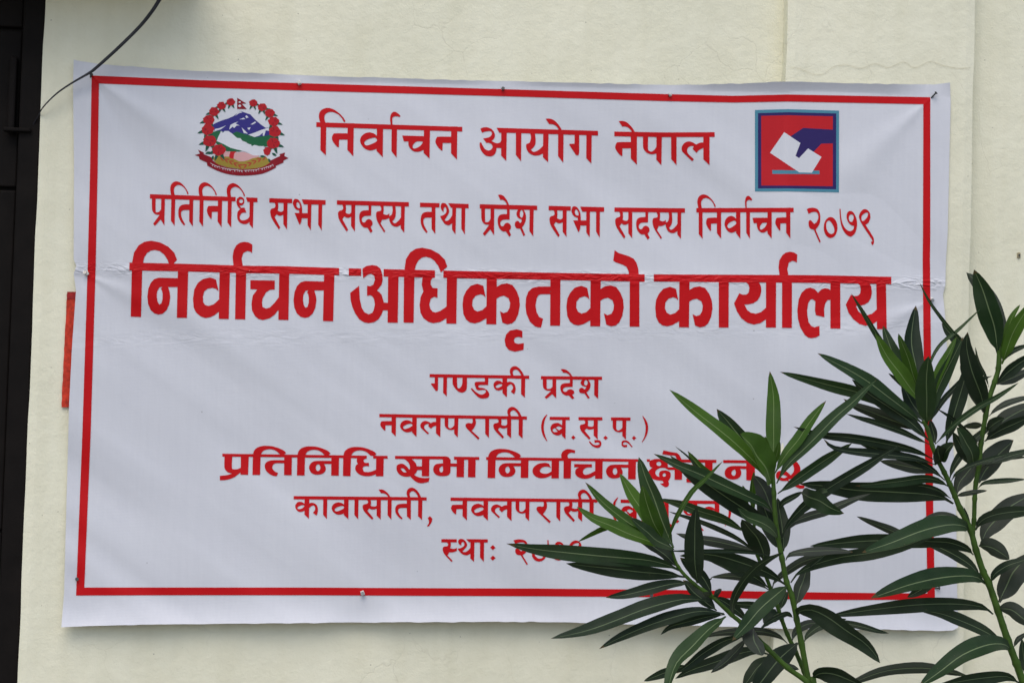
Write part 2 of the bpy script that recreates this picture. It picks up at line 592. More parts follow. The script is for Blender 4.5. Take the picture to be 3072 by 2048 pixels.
def outline_d(px, py):
    """distance of the banner in front of the wall face at photo pixel (px, py), metres"""
    px = np.asarray(px, float)
    py = np.asarray(py, float)
    # bridges from the wall out to the pilaster
    u = np.clip((px - 200) / (2362 - 200), 0, 1)
    d = 0.011 + (PIL + 0.003 - 0.011) * u ** 1.6
    d = d + 0.002 * np.sin(px / 260.0 + py / 420.0)
    sag = 0.5 + 0.5 * np.tanh((py - 300) / 200)
    # soft diagonal folds
    q = (px * 0.60 - py * 0.80)
    fold = 1.25 * vnoise(q / 120.0, (px * 0.80 + py * 0.60) / 800.0, 1) + 0.22 * vnoise(q / 55.0, (px * 0.80 + py * 0.60) / 420.0, 3)
    d = d + 0.0046 * fold * np.clip(1.25 - px / 3200.0, 0.25, 1) * sag
    d = d + 0.0030 * vnoise(px / 420.0, py / 260.0, 2)
    # fold leaving the top left nail
    rx, ry = px - 275, py - 230
    r = np.hypot(rx, ry)
    th = np.arctan2(ry, rx)
    d = d + 0.016 * np.exp(-((th - 0.60) / 0.17) ** 2) * (r / 300) * np.exp(-r / 300) * (r > 0)
    d = d - 0.009 * np.exp(-((th - 1.05) / 0.17) ** 2) * (r / 300) * np.exp(-r / 330)
    # fold leaving the top right nail
    rx, ry = px - 2795, py - 293
    r = np.hypot(rx, ry)
    th = np.arctan2(ry, -rx)
    d = d + 0.010 * np.exp(-((th - 0.75) / 0.2) ** 2) * (r / 250) * np.exp(-r / 260)
    # top margin curls out between the nails
    yt = 227 + (px - 275) * 0.0245
    tt = np.clip((yt + 2 - py) / 50.0, 0, 1.4)
    nd_ = np.min(np.stack([np.abs(px - a) for a in (270, 895, 1508, 2007, 2795)], 0), 0)
    d = d + 0.017 * tt ** 1.3 * np.clip(nd_ / 130.0, 0.12, 1)
    # bottom margin flares out
    yb = 1786 + (px - 230) * 0.0045
    tb = np.clip((py - yb + 6) / 100.0, 0, 1.3)
    nb = np.min(np.stack([np.hypot(px - a, (py - b) * 0.6) for a, b in ((230, 1738), (1085, 1781), (1952, 1787), (2806, 1763))], 0), 0)
    d = d + 0.020 * tb ** 1.9 * np.clip(nb / 110.0, 0.25, 1) * np.clip(1.25 - px / 5200.0, 0.5, 1)
    # left margin
    tl = np.clip((262 - px) / 60.0, 0, 1.2)
    d = d + 0.004 * tl ** 1.5 * (0.6 + 0.5 * np.sin(py / 140.0))
    # pinch at side nails
    for a, b, s in ((258, 823, 1), (2792, 902, -1)):
        rx, ry = (px - a), (py - b)
        r = np.hypot(rx, ry)
        d = d - 0.004 * np.exp(-(r / 45.0) ** 2)
        th = np.arctan2(ry, rx * s)
        d = d + 0.010 * np.exp(-((th - 0.45) / 0.22) ** 2) * (r / 160) * np.exp(-r / 170)
    d = d - 0.0025 * np.exp(-(np.hypot(px - 230, py - 1738) / 40) ** 2)
    # packing crease across the banner with its crumples
    cy = 795 + (px - 220) * 0.0196 + 10
    s = (py - cy)
    band = np.exp(-(s / 17.0) ** 2)
    z1 = np.abs(vnoise(px / 30.0 + s / 30.0, s / 11.0, 4))
    z2 = np.abs(vnoise(px / 24.0 - s / 22.0, s / 9.0, 6))
    amp = 0.55 + 0.45 * np.sin(px / 48.0 + 1.5 * vnoise(px / 200.0, 0, 9))
    d = d + band * (0.0017 * (z1 + z2 - 0.5)) * amp
    d = d + 0.0011 * np.exp(-(s / 30.0) ** 2)
    # fainter second crease
    cy2 = 1020 - (px - 400) * 0.018
    s2 = (py - cy2)
    d = d + np.exp(-(s2 / 24.0) ** 2) * 0.0003 * vnoise(px / 40.0, s2 / 9.0, 7)
    # slight kink over the pilaster edge
    d = d + 0.002 * np.exp(-np.abs(px - 2362) / 60.0)
    on_pil = 1 / (1 + np.exp(-(px - 2325) / 9.0))
    return np.maximum(d, 0.0025 + (PIL + 0.001) * on_pil)


def surf(px, py, lift=0.0):
    px = np.asarray(px, float)
    py = np.asarray(py, float)
    return at(px, py, -(outline_d(px, py) + lift))


def surf_normals(px, py):
    e = 2.0
    a = surf(px + e, py) - surf(px - e, py)
    b = surf(px, py - e) - surf(px, py + e)
    n = np.cross(a, b)
    n /= np.linalg.norm(n, axis=-1)[..., None]
    n[n[..., 1] > 0] *= -1
    return n


def set_normals(o, n):
    me = o.data
    me.polygons.foreach_set('use_smooth', np.ones(len(me.polygons), dtype=bool))
    me.normals_split_custom_set_from_vertices([tuple(x) for x in n])


def poly_curve(pts, n):
    P = np.array(pts, float)
    s = np.r_[0, np.cumsum(np.hypot(*np.diff(P, axis=0).T))]
    t = np.linspace(0, s[-1], n)
    return np.stack([np.interp(t, s, P[:, 0]), np.interp(t, s, P[:, 1])], -1)


TOP = [(221, 180), (300, 193), (522, 210), (700, 217), (914, 226), (1306, 239), (1698, 248), (2018, 256), (2220, 251), (2347, 245),
       (2600, 251), (2689, 253), (2753, 252), (2801, 255), (2850, 248)]
BOT = [(184, 1880), (224, 1878), (405, 1873), (600, 1871), (900, 1868), (1070, 1866), (1300, 1865), (1600, 1864), (2062, 1875),
       (2188, 1879), (2375, 1885), (2634, 1887), (2809, 1891), (2859, 1890), (2874, 1882)]
LEF = [(221, 180), (219, 258), (222, 500), (221, 778), (229, 797), (221, 820), (228, 872), (216, 1040), (207, 1220), (205, 1300), (192, 1780), (184, 1880)]
RIG = [(2850, 248), (2852, 312), (2843, 700), (2838, 780), (2836, 855), (2829, 882), (2836, 955), (2850, 1200), (2862, 1373), (2869, 1560), (2871, 1750), (2874, 1882)]
NU, NV = 560, 400
T_, B_, L_, R_ = poly_curve(TOP, NU), poly_curve(BOT, NU), poly_curve(LEF, NV), poly_curve(RIG, NV)
# concentrate rows about the crease
vv = np.linspace(0, 1, NV)
uu = np.linspace(0, 1, NU)
den = 1 + 4.0 * np.exp(-((vv - 0.37) / 0.035) ** 2)
cum = np.r_[0, np.cumsum((den[1:] + den[:-1]) / 2)]
cum /= cum[-1]
vv = np.interp(np.linspace(0, 1, NV), cum, vv)
Lx = np.stack([np.interp(vv, np.linspace(0, 1, NV), L_[:, k]) for k in (0, 1)], -1)
Rx = np.stack([np.interp(vv, np.linspace(0, 1, NV), R_[:, k]) for k in (0, 1)], -1)
U, Vg = np.meshgrid(uu, vv)
U, Vg = U[..., None], Vg[..., None]
G = ((1 - Vg) * T_[None] + Vg * B_[None] + (1 - U) * Lx[:, None] + U * Rx[:, None]
     - ((1 - U) * (1 - Vg) * T_[0] + U * (1 - Vg) * T_[-1] + (1 - U) * Vg * B_[0] + U * Vg * B_[-1]))
gx, gy = G[..., 0].ravel(), G[..., 1].ravel()
jit = 1.2 * vnoise(gx / 26.0, gy / 26.0, 12)
edge = (np.minimum.reduce([U, 1 - U, Vg, 1 - Vg])[..., 0].ravel() < 0.004)
gy = gy + jit * edge
P3 = surf(gx, gy)
idx = np.arange(NU * NV).reshape(NV, NU)
faces = np.stack([idx[:-1, :-1], idx[1:, :-1], idx[1:, 1:], idx[:-1, 1:]], -1).reshape(-1, 4)
banner = empty('banner', at(1530, 1880, -0.02))
tag(banner, 'white printed banner with red border and red lettering nailed to the cream wall', 'banner')
sheet = mesh_obj('sheet', P3, faces, MAT['white'])
set_normals(sheet, surf_normals(gx, gy))
keep(sheet, banner)


# ------------------------------------------------------------------ print: shapes in photo pixels -> pieces on the sheet
def parse(s):
    """'x,y x,y! ...' : points with ! are corners, the others lie on a smooth curve"""
    P, C = [], []
    for w in s.split():
        c = w.endswith('!')
        a, b = w.rstrip('!').split(',')
        P.append((float(a), float(b)))
        C.append(c)
    n = len(P)
    if all(C):
        return np.array(P)
    P = np.array(P)
    out = []
    for i in range(n):
        j = (i + 1) % n
        out.append(P[i])
        if C[i] and C[j]:
            continue
        a = P[i - 1] if not C[i] else 2 * P[i] - P[j] if C[j] else P[i] - (P[j] - P[i]) * 0.0 - (P[(j + 1) % n] - P[j]) * 0.0
        if C[i]:
            a = P[i]
        d = P[(j + 1) % n] if not C[j] else P[j]
        b, c = P[i], P[j]
        for k in (1, 2, 3):
            t = k / 4
            out.append(0.5 * ((2 * b) + (c - a) * t + (2 * a - 5 * b + 4 * c - d) * t * t + (3 * b - a - 3 * c + d) * t ** 3))
    return np.array(out)


def ellipse(cx, cy, rx, ry, n=20, rot=0.0):
    a = np.linspace(0, 2 * math.pi, n, endpoint=False)
    x, y = rx * np.cos(a), ry * np.sin(a)
    return np.stack([cx + x * math.cos(rot) - y * math.sin(rot), cy + x * math.sin(rot) + y * math.cos(rot)], -1)


def inside(poly, P):
    x, y = P[:, 0], P[:, 1]
    r = np.zeros(len(P), bool)
    n = len(poly)
    for i in range(n):
        x1, y1 = poly[i]
        x2, y2 = poly[(i + 1) % n]
        if y1 == y2:
            continue
        c = ((y1 > y) != (y2 > y)) & (x < (x2 - x1) * (y - y1) / (y2 - y1) + x1)
        r ^= c
    return r


def stack_print(shapes, lift, step=6.0):
    """shapes: list of (key, polygon in photo px) painted in order; key None erases.
    Returns {key: (verts3d, faces, normals)} - flat pieces that follow the sheet."""
    pts, edges = [], []
    for key, poly in shapes:
        # split long edges so that the print follows the cloth
        Q = []
        for i in range(len(poly)):
            a, b = poly[i], poly[(i + 1) % len(poly)]
            m = max(1, int(np.hypot(*(b - a)) / step))
            for k in range(m):
                Q.append(a + (b - a) * k / m)
        base = len(pts)
        pts += [tuple(q) for q in Q]
        edges += [(base + i, base + (i + 1) % len(Q)) for i in range(len(Q))]
    A = np.array(pts)
    x0, y0 = A.min(0)
    x1, y1 = A.max(0)
    GX, GY = np.meshgrid(np.arange(x0 + step / 2, x1, step), np.arange(y0 + step / 2, y1, step))
    gp = np.stack([GX.ravel(), GY.ravel()], -1)
    allv = [Vector(p) for p in pts] + [Vector(p) for p in gp]
    vs, es, fs, *_ = delaunay_2d_cdt(allv, edges, [], 0, 0.02, False)
    V2 = np.array([tuple(v) for v in vs])
    Fa = np.array([tuple(f) for f in fs if len(f) == 3])
    cen = V2[Fa].mean(1)
    owner = np.full(len(Fa), -1)
    keys = []
    for key, poly in shapes:
        if key not in keys:
            keys.append(key)
        lo, hi = poly.min(0), poly.max(0)
        sel = np.where((cen[:, 0] >= lo[0]) & (cen[:, 0] <= hi[0]) & (cen[:, 1] >= lo[1]) & (cen[:, 1] <= hi[1]))[0]
        if len(sel) == 0:
            continue
        ins = inside(poly, cen[sel])
        owner[sel[ins]] = -1 if key is None else keys.index(key)
    out = {}
    for ki, key in enumerate(keys):
        if key is None:
            continue
        ff = Fa[owner == ki]
        if len(ff) == 0:
            continue
        used, inv = np.unique(ff.ravel(), return_inverse=True)
        q = V2[used]
        out[key] = (surf(q[:, 0], q[:, 1], lift), inv.reshape(-1, 3), surf_normals(q[:, 0], q[:, 1]))
    return out


def flip(ff, V):
    """wind every face to look at the camera (-y)"""
    a, b, c = V[ff[:, 0]], V[ff[:, 1]], V[ff[:, 2]]
    n = np.cross(b - a, c - a)
    w = n[:, 1] > 0
    ff = ff.copy()
    ff[w] = ff[w][:, ::-1]
    return ff


def print_part(name, piece, mat, parent, label=None):
    V, ff, N = piece
    o = mesh_obj(name, V, flip(ff, V), mat)
    set_normals(o, N)
    if label:
        o['label'] = label
    if parent.type == 'EMPTY':
        return keep(o, parent)
    o.parent = parent
    return o


# border
bo = [np.array([(275, 227), (600, 241), (1005, 253), (1508, 268), (2005, 283), (2200, 288), (2363, 284), (2791, 292), (2791, 700), (2790, 780),
                (2793, 1070), (2798, 1380), (2800, 1530), (2803, 1700), (2805, 1798), (2484, 1798), (2000, 1790), (1600, 1787),
                (1300, 1786), (900, 1784), (500, 1784), (228, 1785), (247, 1300), (263, 800), (270, 512)], float),
      np.array([(297, 251), (600, 263), (1005, 275), (1508, 289), (2005, 304), (2200, 308), (2363, 305), (2770, 313), (2769, 700), (2768, 780),
                (2771, 1070), (2775, 1380), (2778, 1530), (2781, 1700), (2782, 1779), (2484, 1776), (2000, 1768), (1600, 1764),
                (1300, 1763), (900, 1761), (500, 1761), (253, 1761), (272, 1300), (287, 800), (293, 512)], float)]
# long thin frame: built as a strip
def strip(o_, i_, step=6.0):
    V, Fc = [], []
    n = len(o_)
    for k in range(n):
        a0, a1, b0, b1 = o_[k], o_[(k + 1) % n], i_[k], i_[(k + 1) % n]
        m = max(1, int(np.hypot(*(a1 - a0)) / step))
        for j in range(m):
            t = j / m
            pa, pb = a0 + (a1 - a0) * t, b0 + (b1 - b0) * t
            for w in (0, 0.33, 0.67, 1):
                V.append(pa + (pb - pa) * w)
    N = len(V) // 4
    for k in range(N):
        for w in range(3):
            a, b2 = k * 4 + w, ((k + 1) % N) * 4 + w
            Fc.append((a, b2, b2 + 1, a + 1))
    return np.array(V), np.array(Fc)


q, ff = strip(*bo)
V = surf(q[:, 0], q[:, 1], 0.0009)
tri = np.concatenate([ff[:, [0, 1, 2]], ff[:, [0, 2, 3]]])
print_part('border', (V, tri, surf_normals(q[:, 0], q[:, 1])), MAT['red'], banner)

# --- glyph outlines, in pixels of enlarged crops: (x origin, y origin, enlargement)
CROP = {'c1': (940, 310, 5.004), 'c2': (1410, 330, 5.004), 'c3': (1800, 340, 5.004), 'c4': (440, 540, 5.004), 'c5': (880, 550, 5.004),
        'c6': (1250, 560, 5.004), 'c8': (2060, 570, 3.986), 'h4': (1270, 1090, 4.1263), 'n5': (1120, 1220, 5.004),
        'p5': (1560, 1230, 5.004), 'k7': (870, 1450, 5.004), 's8': (1310, 1590, 5.004),
        'k1': (380, 710, 5.004), 'k2': (750, 710, 5.004), 'k3': (1030, 730, 4.6128), 'k4': (1360, 740, 3.92), 'k5': (1930, 740, 5.004),
        'k6': (2260, 740, 5.004), 'm1': (650, 1320, 5.004), 'm2': (1100, 1330, 5.004), 'm3': (1440, 1330, 5.004), 'm4': (1880, 1330, 4.1263),
        'em': (560, 270, 5.6), 'lg': (2240, 310, 5.6)}


def crop(cn, s):
    ox, oy, k = CROP[cn]
    return parse(s) / k + np.array((ox, oy))


# name: (crop, native width, ref x, ref y, height, headline slope, shapes) ; '-' erases
GL = {
 'n': ('c1', 1, 608, 303, 497, .032, ['515,300! 608,300! 600,800! 510,703!', '560,455! 340,452 295,468 275,530 300,590 340,640 365,662! 382,662! 385,548! 560,548!']),
 'i': ('c1', 1, 195, 290, 495, .032, ['110,290! 195,290! 188,785! 105,703!', '107,300! 85,220 88,150 130,95 215,70 310,95 400,160 460,230 480,270 470,283 455,275 430,225 370,165 290,132 230,135 180,165 165,210 170,250 184,300!']),
 'v': ('c1', 1, 1048, 317, 493, .032, ['955,330! 1048,330! 1042,810! 950,715!', '1000,490! 955,490! 910,455 840,437 770,455 720,500 702,560 715,610 760,670 820,703 880,705 955,683! 1000,683!', '-950,535 925,517 880,522 810,545 765,585 775,620 800,632 850,622 930,585 955,560']),
 'rf': ('c1', 1, 1258, 324, 494, .032, ['1165,335! 1152,260 1155,200 1175,150 1220,128 1265,148 1300,180 1305,195 1290,208 1270,198 1235,195 1200,208 1185,240 1190,335!']),
 'A': ('c1', 1, 1258, 324, 494, .032, ['1175,330! 1258,330! 1250,818! 1172,720!']),
 'c': ('c1', 1, 1752, 340, 493, .032, ['1662,350! 1752,350! 1745,833! 1655,745!', '1335,485! 1700,495! 1700,575! 1358,573!', '1425,575! 1430,630 1455,680 1510,722 1580,728 1660,700! 1700,700! 1700,560!', '-1648,578! 1600,572 1545,578 1500,620 1492,660 1510,680 1550,672 1610,635']),
 'a': ('c2', 1, 552, 273, 492, .031, ['155,283! 205,263 260,262 320,285 360,330 375,385 358,435 322,466! 370,490 410,500 450,488 468,460! 500,460! 500,572! 398,570! 395,610 370,665 330,692 290,695 240,685 190,640 155,580 145,520 148,490! 168,490! 190,530 220,580 265,607 300,605 330,580 340,550 325,515 290,497 262,493 248,497! 197,427! 250,420 295,405 325,370 328,340 305,318 260,320 215,330 183,343!', '470,300! 552,300! 545,765! 467,685!', '398,268! 552,273! 552,345! 440,343!']),
 'y': ('c2', 1, 1180, 292, 488, .031, ['1100,330! 1180,330! 1172,780! 1095,705!', '903,340! 918,400 912,450 895,490 850,510! 845,545 860,600 900,650 960,678 1030,678 1095,652! 1130,650! 1130,520! 1098,535! 1060,575 1000,615 955,625 915,595! 955,560 980,520 988,470 985,410 975,340!']),
 'e': ('c2', 1, 1405, 299, 489, .031, ['1138,135! 1200,133 1260,155 1310,200 1350,250 1383,310! 1340,310! 1310,260 1270,228 1230,215 1190,215!']),
 'g': ('c2', 1, 1828, 312, 491, .031, ['1572,340! 1640,340! 1640,600 1632,675! 1610,682 1590,672! 1492,525! 1497,508! 1570,508!', '1748,340! 1828,340! 1822,803! 1745,722!']),
 'p': ('c3', 1, 930, 290, 483, .005, ['850,320! 930,320! 922,773! 847,690!', '652,330! 652,490 665,540 710,590 780,612 850,598! 890,598! 890,500! 848,505! 820,545 775,572 740,560 725,520 727,330!']),
 'l': ('c3', 1, 1645, 286, 489, -.003, ['1552,320! 1645,320! 1645,775! 1553,690!', '1555,437! 1500,442 1445,470! 1400,440 1340,422 1280,440 1240,485 1228,530 1240,575! 1385,718! 1413,688! 1330,610 1310,560 1325,515 1365,492 1408,492! 1393,535! 1450,592! 1490,550 1555,518! 1600,518! 1600,437!']),
 'pr': ('c4', .74, 275, 220, 470, .0327, ['75,270! 75,420 90,480 130,520 193,528! 93,663! 120,697! 208,600! 265,690! 275,240! 218,240! 215,440! 185,480 150,488 132,465 132,270!']),
 't': ('c4', .74, 700, 234, 471, .0327, ['640,260! 700,260! 692,705! 637,630!', '670,370! 570,368 510,385 478,430 470,500 480,570 515,640 560,693! 575,670! 545,620 520,560 512,510 525,470 570,455 670,457!']),
 'dh': ('c4', .74, 1605, 264, 463, .0327, ['1345,320! 1355,370 1375,405 1405,437! 1370,470 1358,520 1365,590 1400,640 1465,663 1510,655 1540,632! 1575,640! 1575,540! 1545,545! 1520,580 1480,600 1430,605 1402,585 1398,545 1420,505 1450,490 1495,490! 1472,425 1445,415 1420,420! 1397,390! 1380,360!', 'E1408,318,60,66', '-E1417,318,30,28', '1490,260! 1663,267! 1663,333! 1513,328!', '1545,300! 1605,300! 1595,727! 1543,665!']),
 's': ('c4', .74, 2115, 280, 462, .0327, ['1915,330! 1930,370 1925,410 1885,425! 1860,445 1855,490 1880,580 1985,743! 2005,710! 1920,555! 1950,512! 1975,530 2010,535 2050,520! 2085,520! 2085,440! 2055,450! 2030,475 1990,470 1968,455! 1975,400 1970,335!', '2055,300! 2115,300! 2107,742! 2050,660!']),
 'bh': ('c5', .74, 272, 243, 462, .012, ['0,270 15,245 40,238 80,255 115,310 130,370 132,455! 88,455! 85,410! 40,395 10,360 -8,310', '-42,320 55,290 75,290 95,325 100,370 80,378 55,360', '18,450! 240,450! 240,528! 128,525! 115,590 100,625! 90,622!', '215,300! 272,300! 263,705! 213,630!', '125,243! 484,248! 484,318! 155,318!']),
 'd': ('c5', .74, 1172, 268, 455, .026, ['1130,320! 1172,320! 1168,483! 1075,487 1040,510 1030,545 1045,578 1078,578 1100,545 1140,532 1180,560 1188,610 1160,648! 1190,712! 1160,737! 1112,660! 1060,655 1010,600 992,520 1000,450 1040,410 1130,402!']),
 'sh': ('c5', .74, 1442, 276, 455, .026, ['1300,330! 1320,375 1312,410 1270,418! 1250,435 1245,490 1270,580 1365,732! 1382,712! 1310,598! 1335,540! 1380,540 1442,515! 1442,447! 1415,468 1380,468 1350,455! 1358,400 1355,330!']),
 'th': ('c6', .74, 592, 252, 461, .025, ['405,378! 375,350 360,300 372,255 400,242 440,255 475,310 487,370 470,420 420,495! 440,512 480,500 520,450 535,420! 560,420! 560,545! 530,548! 500,570 465,577 415,550 370,480 352,440! 400,425 440,390 448,345 435,305! 415,310 405,340', '473,247! 780,258! 780,323! 515,315!', '535,290! 592,290! 583,713! 530,640!']),
 'S': ('c6', .74, 1757, 280, 458, .025, ['1525,335! 1500,390 1505,430 1530,465 1578,487! 1575,520 1552,542! 1535,515 1505,508 1480,535 1478,580 1500,615 1555,625! 1605,735! 1630,715! 1582,605! 1615,560 1640,490 1638,410 1605,335!', '-1580,345 1555,370 1552,430 1575,462 1595,440 1603,390', '1698,320! 1757,320! 1750,738! 1693,660!']),
 '2': ('c8', .74, 1603, 213, 365, 0, ['1437,230! 1475,215 1530,215 1575,240 1597,300 1595,380 1575,430 1542,470! 1603,615! 1588,625! 1520,470! 1480,460 1460,420 1462,370 1482,360 1500,375 1525,405! 1555,380 1575,330 1570,290 1550,265 1500,265 1460,287!']),
 '0': ('c8', .74, 1804, 213, 365, 0, ['E1722,447,82,125', '-1670,440 1672,395 1690,368 1715,370 1745,410 1765,460 1762,505 1735,523 1705,515 1680,480']),
 '7': ('c8', .74, 2038, 213, 365, 0, ['1828,225! 1842,225! 1850,330 1870,410 1905,465 1950,490 1985,478 2000,450 2000,425! 1980,425 1945,400 1918,350 1913,300 1930,262 1960,250 1995,270 2030,340 2038,420 2020,500 1985,545 1950,553 1900,520 1860,450 1838,360', '-1940,340 1945,310 1965,292 1990,300 1998,335 1985,370 1965,380 1948,370']),
 '9': ('c8', .74, 2240, 213, 365, 0, ['2070,350 2062,310 2080,265 2120,230 2160,238 2192,280 2195,340 2170,395 2138,413! 2225,550 2240,600 2235,640 2220,655 2203,620! 2222,610! 2210,580 2110,430', '-2092,350 2095,310 2125,280 2160,270 2170,290 2155,330 2120,365 2100,370']),
 'N': ('h4', 1.07, 540, 143, 274, .017, ['362,165! 362,255 385,300 430,350 480,365 515,350 538,310 540,165! 485,165! 480,260 460,300 440,312 420,290 417,165!']),
 'D': ('h4', 1.07, 805, 147, 273, .017, ['760,165! 805,165! 803,270! 700,271 682,286 692,303! 740,308 790,335 815,380 800,425 730,437 680,420 620,360 587,318! 600,307! 650,355 700,385 740,385 770,360 770,335 740,330 690,335 660,325 640,280 635,250 650,230! 762,228!']),
 'k': ('h4', 1.07, 1037, 150, 273, .017, ['980,170! 1037,170! 1035,423! 980,370!', '1000,240! 982,240! 945,218 900,220 870,255 875,300 910,335 950,335 982,322! 1000,322!', '-978,264 940,258 900,280 898,298 920,305 960,290', '1020,237! 1035,235! 1075,228 1120,250 1140,290 1140,340 1125,385! 1082,350! 1105,320 1108,290 1090,262 1065,268 1035,292! 1020,292!']),
 'I': ('h4', 1.07, 1262, 153, 270, .017, ['1212,170! 1262,170! 1258,423! 1210,378!', '1090,160! 1073,110 1080,70 1110,42 1150,40 1190,65 1225,110 1249,160! 1215,160! 1190,110 1150,78 1115,95 1110,125 1122,160!']),
 'r': ('n5', 1.07, 1540, 129, 333, .0167, ['1480,165! 1492,200 1488,235 1470,248! 1430,240 1390,255 1385,290 1410,330! 1575,490! 1593,462! 1478,355! 1520,300 1540,240 1530,165!']),
 'b': ('p5', 1.07, 688, 98, 334, .008, ['632,120! 688,120! 683,432! 630,380!', '650,225! 632,225! 590,195 550,188 490,205 460,250 460,290 490,345 540,372 590,372 632,348! 650,348!', '-545,252 580,237 620,255 632,268! 585,300! 540,262!', '-525,265! 495,280 490,305 510,325 568,322!']),
 '.': ('p5', 1.07, 835, 100, 334, .008, ['800,375! 835,407! 800,440! 767,407!']),
 'u': ('p5', 1.07, 1168, 102, 334, .008, ['1115,445! 1180,445 1215,470 1222,510 1200,550 1150,562 1095,540 1055,500 1033,468! 1050,462! 1085,500 1130,520 1180,515 1192,495 1170,480 1122,487!']),
 'U': ('p5', 1.07, 1597, 107, 334, .008, ['1525,500 1530,465 1570,450 1620,460 1660,505 1693,548! 1672,553! 1640,510 1590,478 1555,485 1548,505 1565,520 1605,515! 1610,550! 1560,552 1530,530']),
 '(': ('p5', 1.07, 412, 97, 334, .008, ['400,65! 412,68! 375,140 358,230 362,310 385,400 412,460! 400,462! 350,390 320,290 322,200 350,120']),
 ')': ('p5', 1.07, 1923, 110, 334, .008, ['1835,85! 1845,85! 1900,160 1923,240 1918,320 1890,400 1835,482! 1828,478! 1865,400 1883,320 1885,240 1865,160']),
 ',': ('k7', 1.07, 2138, 203, 342, .009, ['2100,485! 2138,525! 2125,580 2090,630 2068,643 2055,635! 2080,600 2085,560 2067,515!']),
 ':': ('s8', 1.07, 886, 134, 339, .003, ['845,220! 885,260! 845,297! 803,258!', '845,378! 886,413! 845,453! 803,415!']),
}


def skew(x):
    return -0.030 + 0.037 * (x - 250) / 2550


def glyph(name, x, y, H, w, slope):
    cn, nw, rx, ry, h, sl, shapes = GL[name]
    ox, oy, k = CROP[cn]
    native = skew(ox + rx / k)
    out = []
    for s in shapes:
        er = s.startswith('-')
        s = s.lstrip('-')
        if s.startswith('E'):
            a = [float(t) for t in s[1:].split(',')]
            P = ellipse(*a)
        else:
            P = parse(s)
        u = (P[:, 0] - rx)
        vv_ = P[:, 1] - ry - sl * u
        u = u - native * vv_
        u, vv_ = u / h, vv_ / h
        X = x + u * H * w / nw
        Y = y + vv_ * H + slope * (X - x)
        X = X + skew(x) * vv_ * H
        out.append((er, np.stack([X, Y], -1)))
    return out


def lettering(words, hl, H, w, label):
    hx = [p[0] for p in hl]
    hy = [p[1] for p in hl]
    y_at = lambda x: float(np.interp(x, hx, hy))
    for bars, glyphs in words:
        shapes = []
        er = []
        for x0, x1 in bars:
            xs = [x0] + [a for a in hx if x0 < a < x1] + [x1]
            t = 0.142 * H
            top = [(a, y_at(a)) for a in xs]
            bot = [(a + skew(a) * t, y_at(a) + t) for a in xs][::-1]
            shapes.append(('r', np.array(top + bot)))
        for g_ in glyphs:
            nm, x = g_[0], g_[1]
            ww = g_[2] if len(g_) > 2 else w
            sl = (y_at(x + 20) - y_at(x - 20)) / 40
            add = glyph(nm, x, y_at(x), H, ww, sl)
            for e, P in add:
                shapes.append((None if e else 'r', P))
        # erasures of one glyph must not be overpainted by its neighbours, which never overlap them
        res = stack_print(shapes, 0.0009)
        o = print_part('word', res['r'], MAT['red'], banner)
        o['label'] = label


hl1 = [(949, 367), (1387, 381), (1489, 383.6), (1794, 393), (1843, 395), (1986, 397.6), (2144, 397)]
lettering([([(949, 1387)], [('i', 979), ('n', 1061.5), ('v', 1149.4), ('A', 1191.4), ('rf', 1191.4), ('c', 1290.1), ('n', 1372)]),
           ([(1510, 1794)], [('a', 1520.3), ('A', 1564.3), ('y', 1645.8), ('A', 1690.8), ('e', 1690.8), ('g', 1775.3)]),
           ([(1843, 2144)], [('n', 1910.9), ('e', 1910), ('p', 1985.8), ('A', 2029.8), ('l', 2128.7)])],
          hl1, 98.5, 1.0, 'red word of the top line beside the emblem')
hl2 = [(450, 582.6), (707, 591), (772, 593.4), (1011, 601), (1227, 606.6), (1260, 608), (1612, 617), (1646, 617.6), (1810, 621),
       (1843, 622.4), (2055, 625), (2089, 624.4), (2381, 623.4), (2620, 623.4)]
lettering([([(450, 706.8)], [('pr', 495), ('i', 525.9), ('t', 579.9), ('i', 610.9), ('n', 666.8), ('i', 695.4), ('dh', 760.7)]),
           ([(808, 876.6)], [('s', 862.7), ('bh', 934.4), ('A', 966.9)]),
           ([(1010.9, 1226.7)], [('s', 1065.9), ('d', 1114.2), ('sh', 1168.2), ('y', 1214.7)]),
           ([(1260, 1318.5)], [('t', 1306.4), ('th', 1368.3), ('A', 1395.9)]),
           ([(1439.3, 1611.7)], [('pr', 1482.8), ('d', 1529.2), ('e', 1531), ('S', 1601.1)]),
           ([(1646, 1712.3)], [('s', 1700), ('bh', 1769.9), ('A', 1799.9)]),
           ([(1843.4, 2055)], [('s', 1896.8), ('d', 1944.4), ('sh', 1997.1), ('y', 2043.7)]),
           ([(2088.9, 2381)], [('i', 2107.7), ('n', 2163.4), ('v', 2221), ('A', 2249.9), ('rf', 2249.9), ('c', 2315.1), ('n', 2371)]),
           ([], [('2', 2462.2), ('0', 2512.6), ('7', 2571.3), ('9', 2622)])],
          hl2, 92.2, 0.74, 'narrow red word of the second line')
hl4 = [(1289, 1121.5), (1587, 1126.4), (1623, 1127.6), (1806, 1129.5)]
lettering([([(1288.9, 1587.5)], [('g', 1341.5), ('N', 1400.9), ('D', 1465.1), ('k', 1521.3), ('I', 1575.8)]),
           ([(1623, 1806.3)], [('pr', 1668.7), ('d', 1718.3), ('e', 1721), ('S', 1795.4)])],
          hl4, 66.2, 1.07, 'small red word of the fourth line')
hl5 = [(1138, 1241), (1580, 1248.4), (1649, 1249.4), (1892, 1251.6), (1950, 1252)]
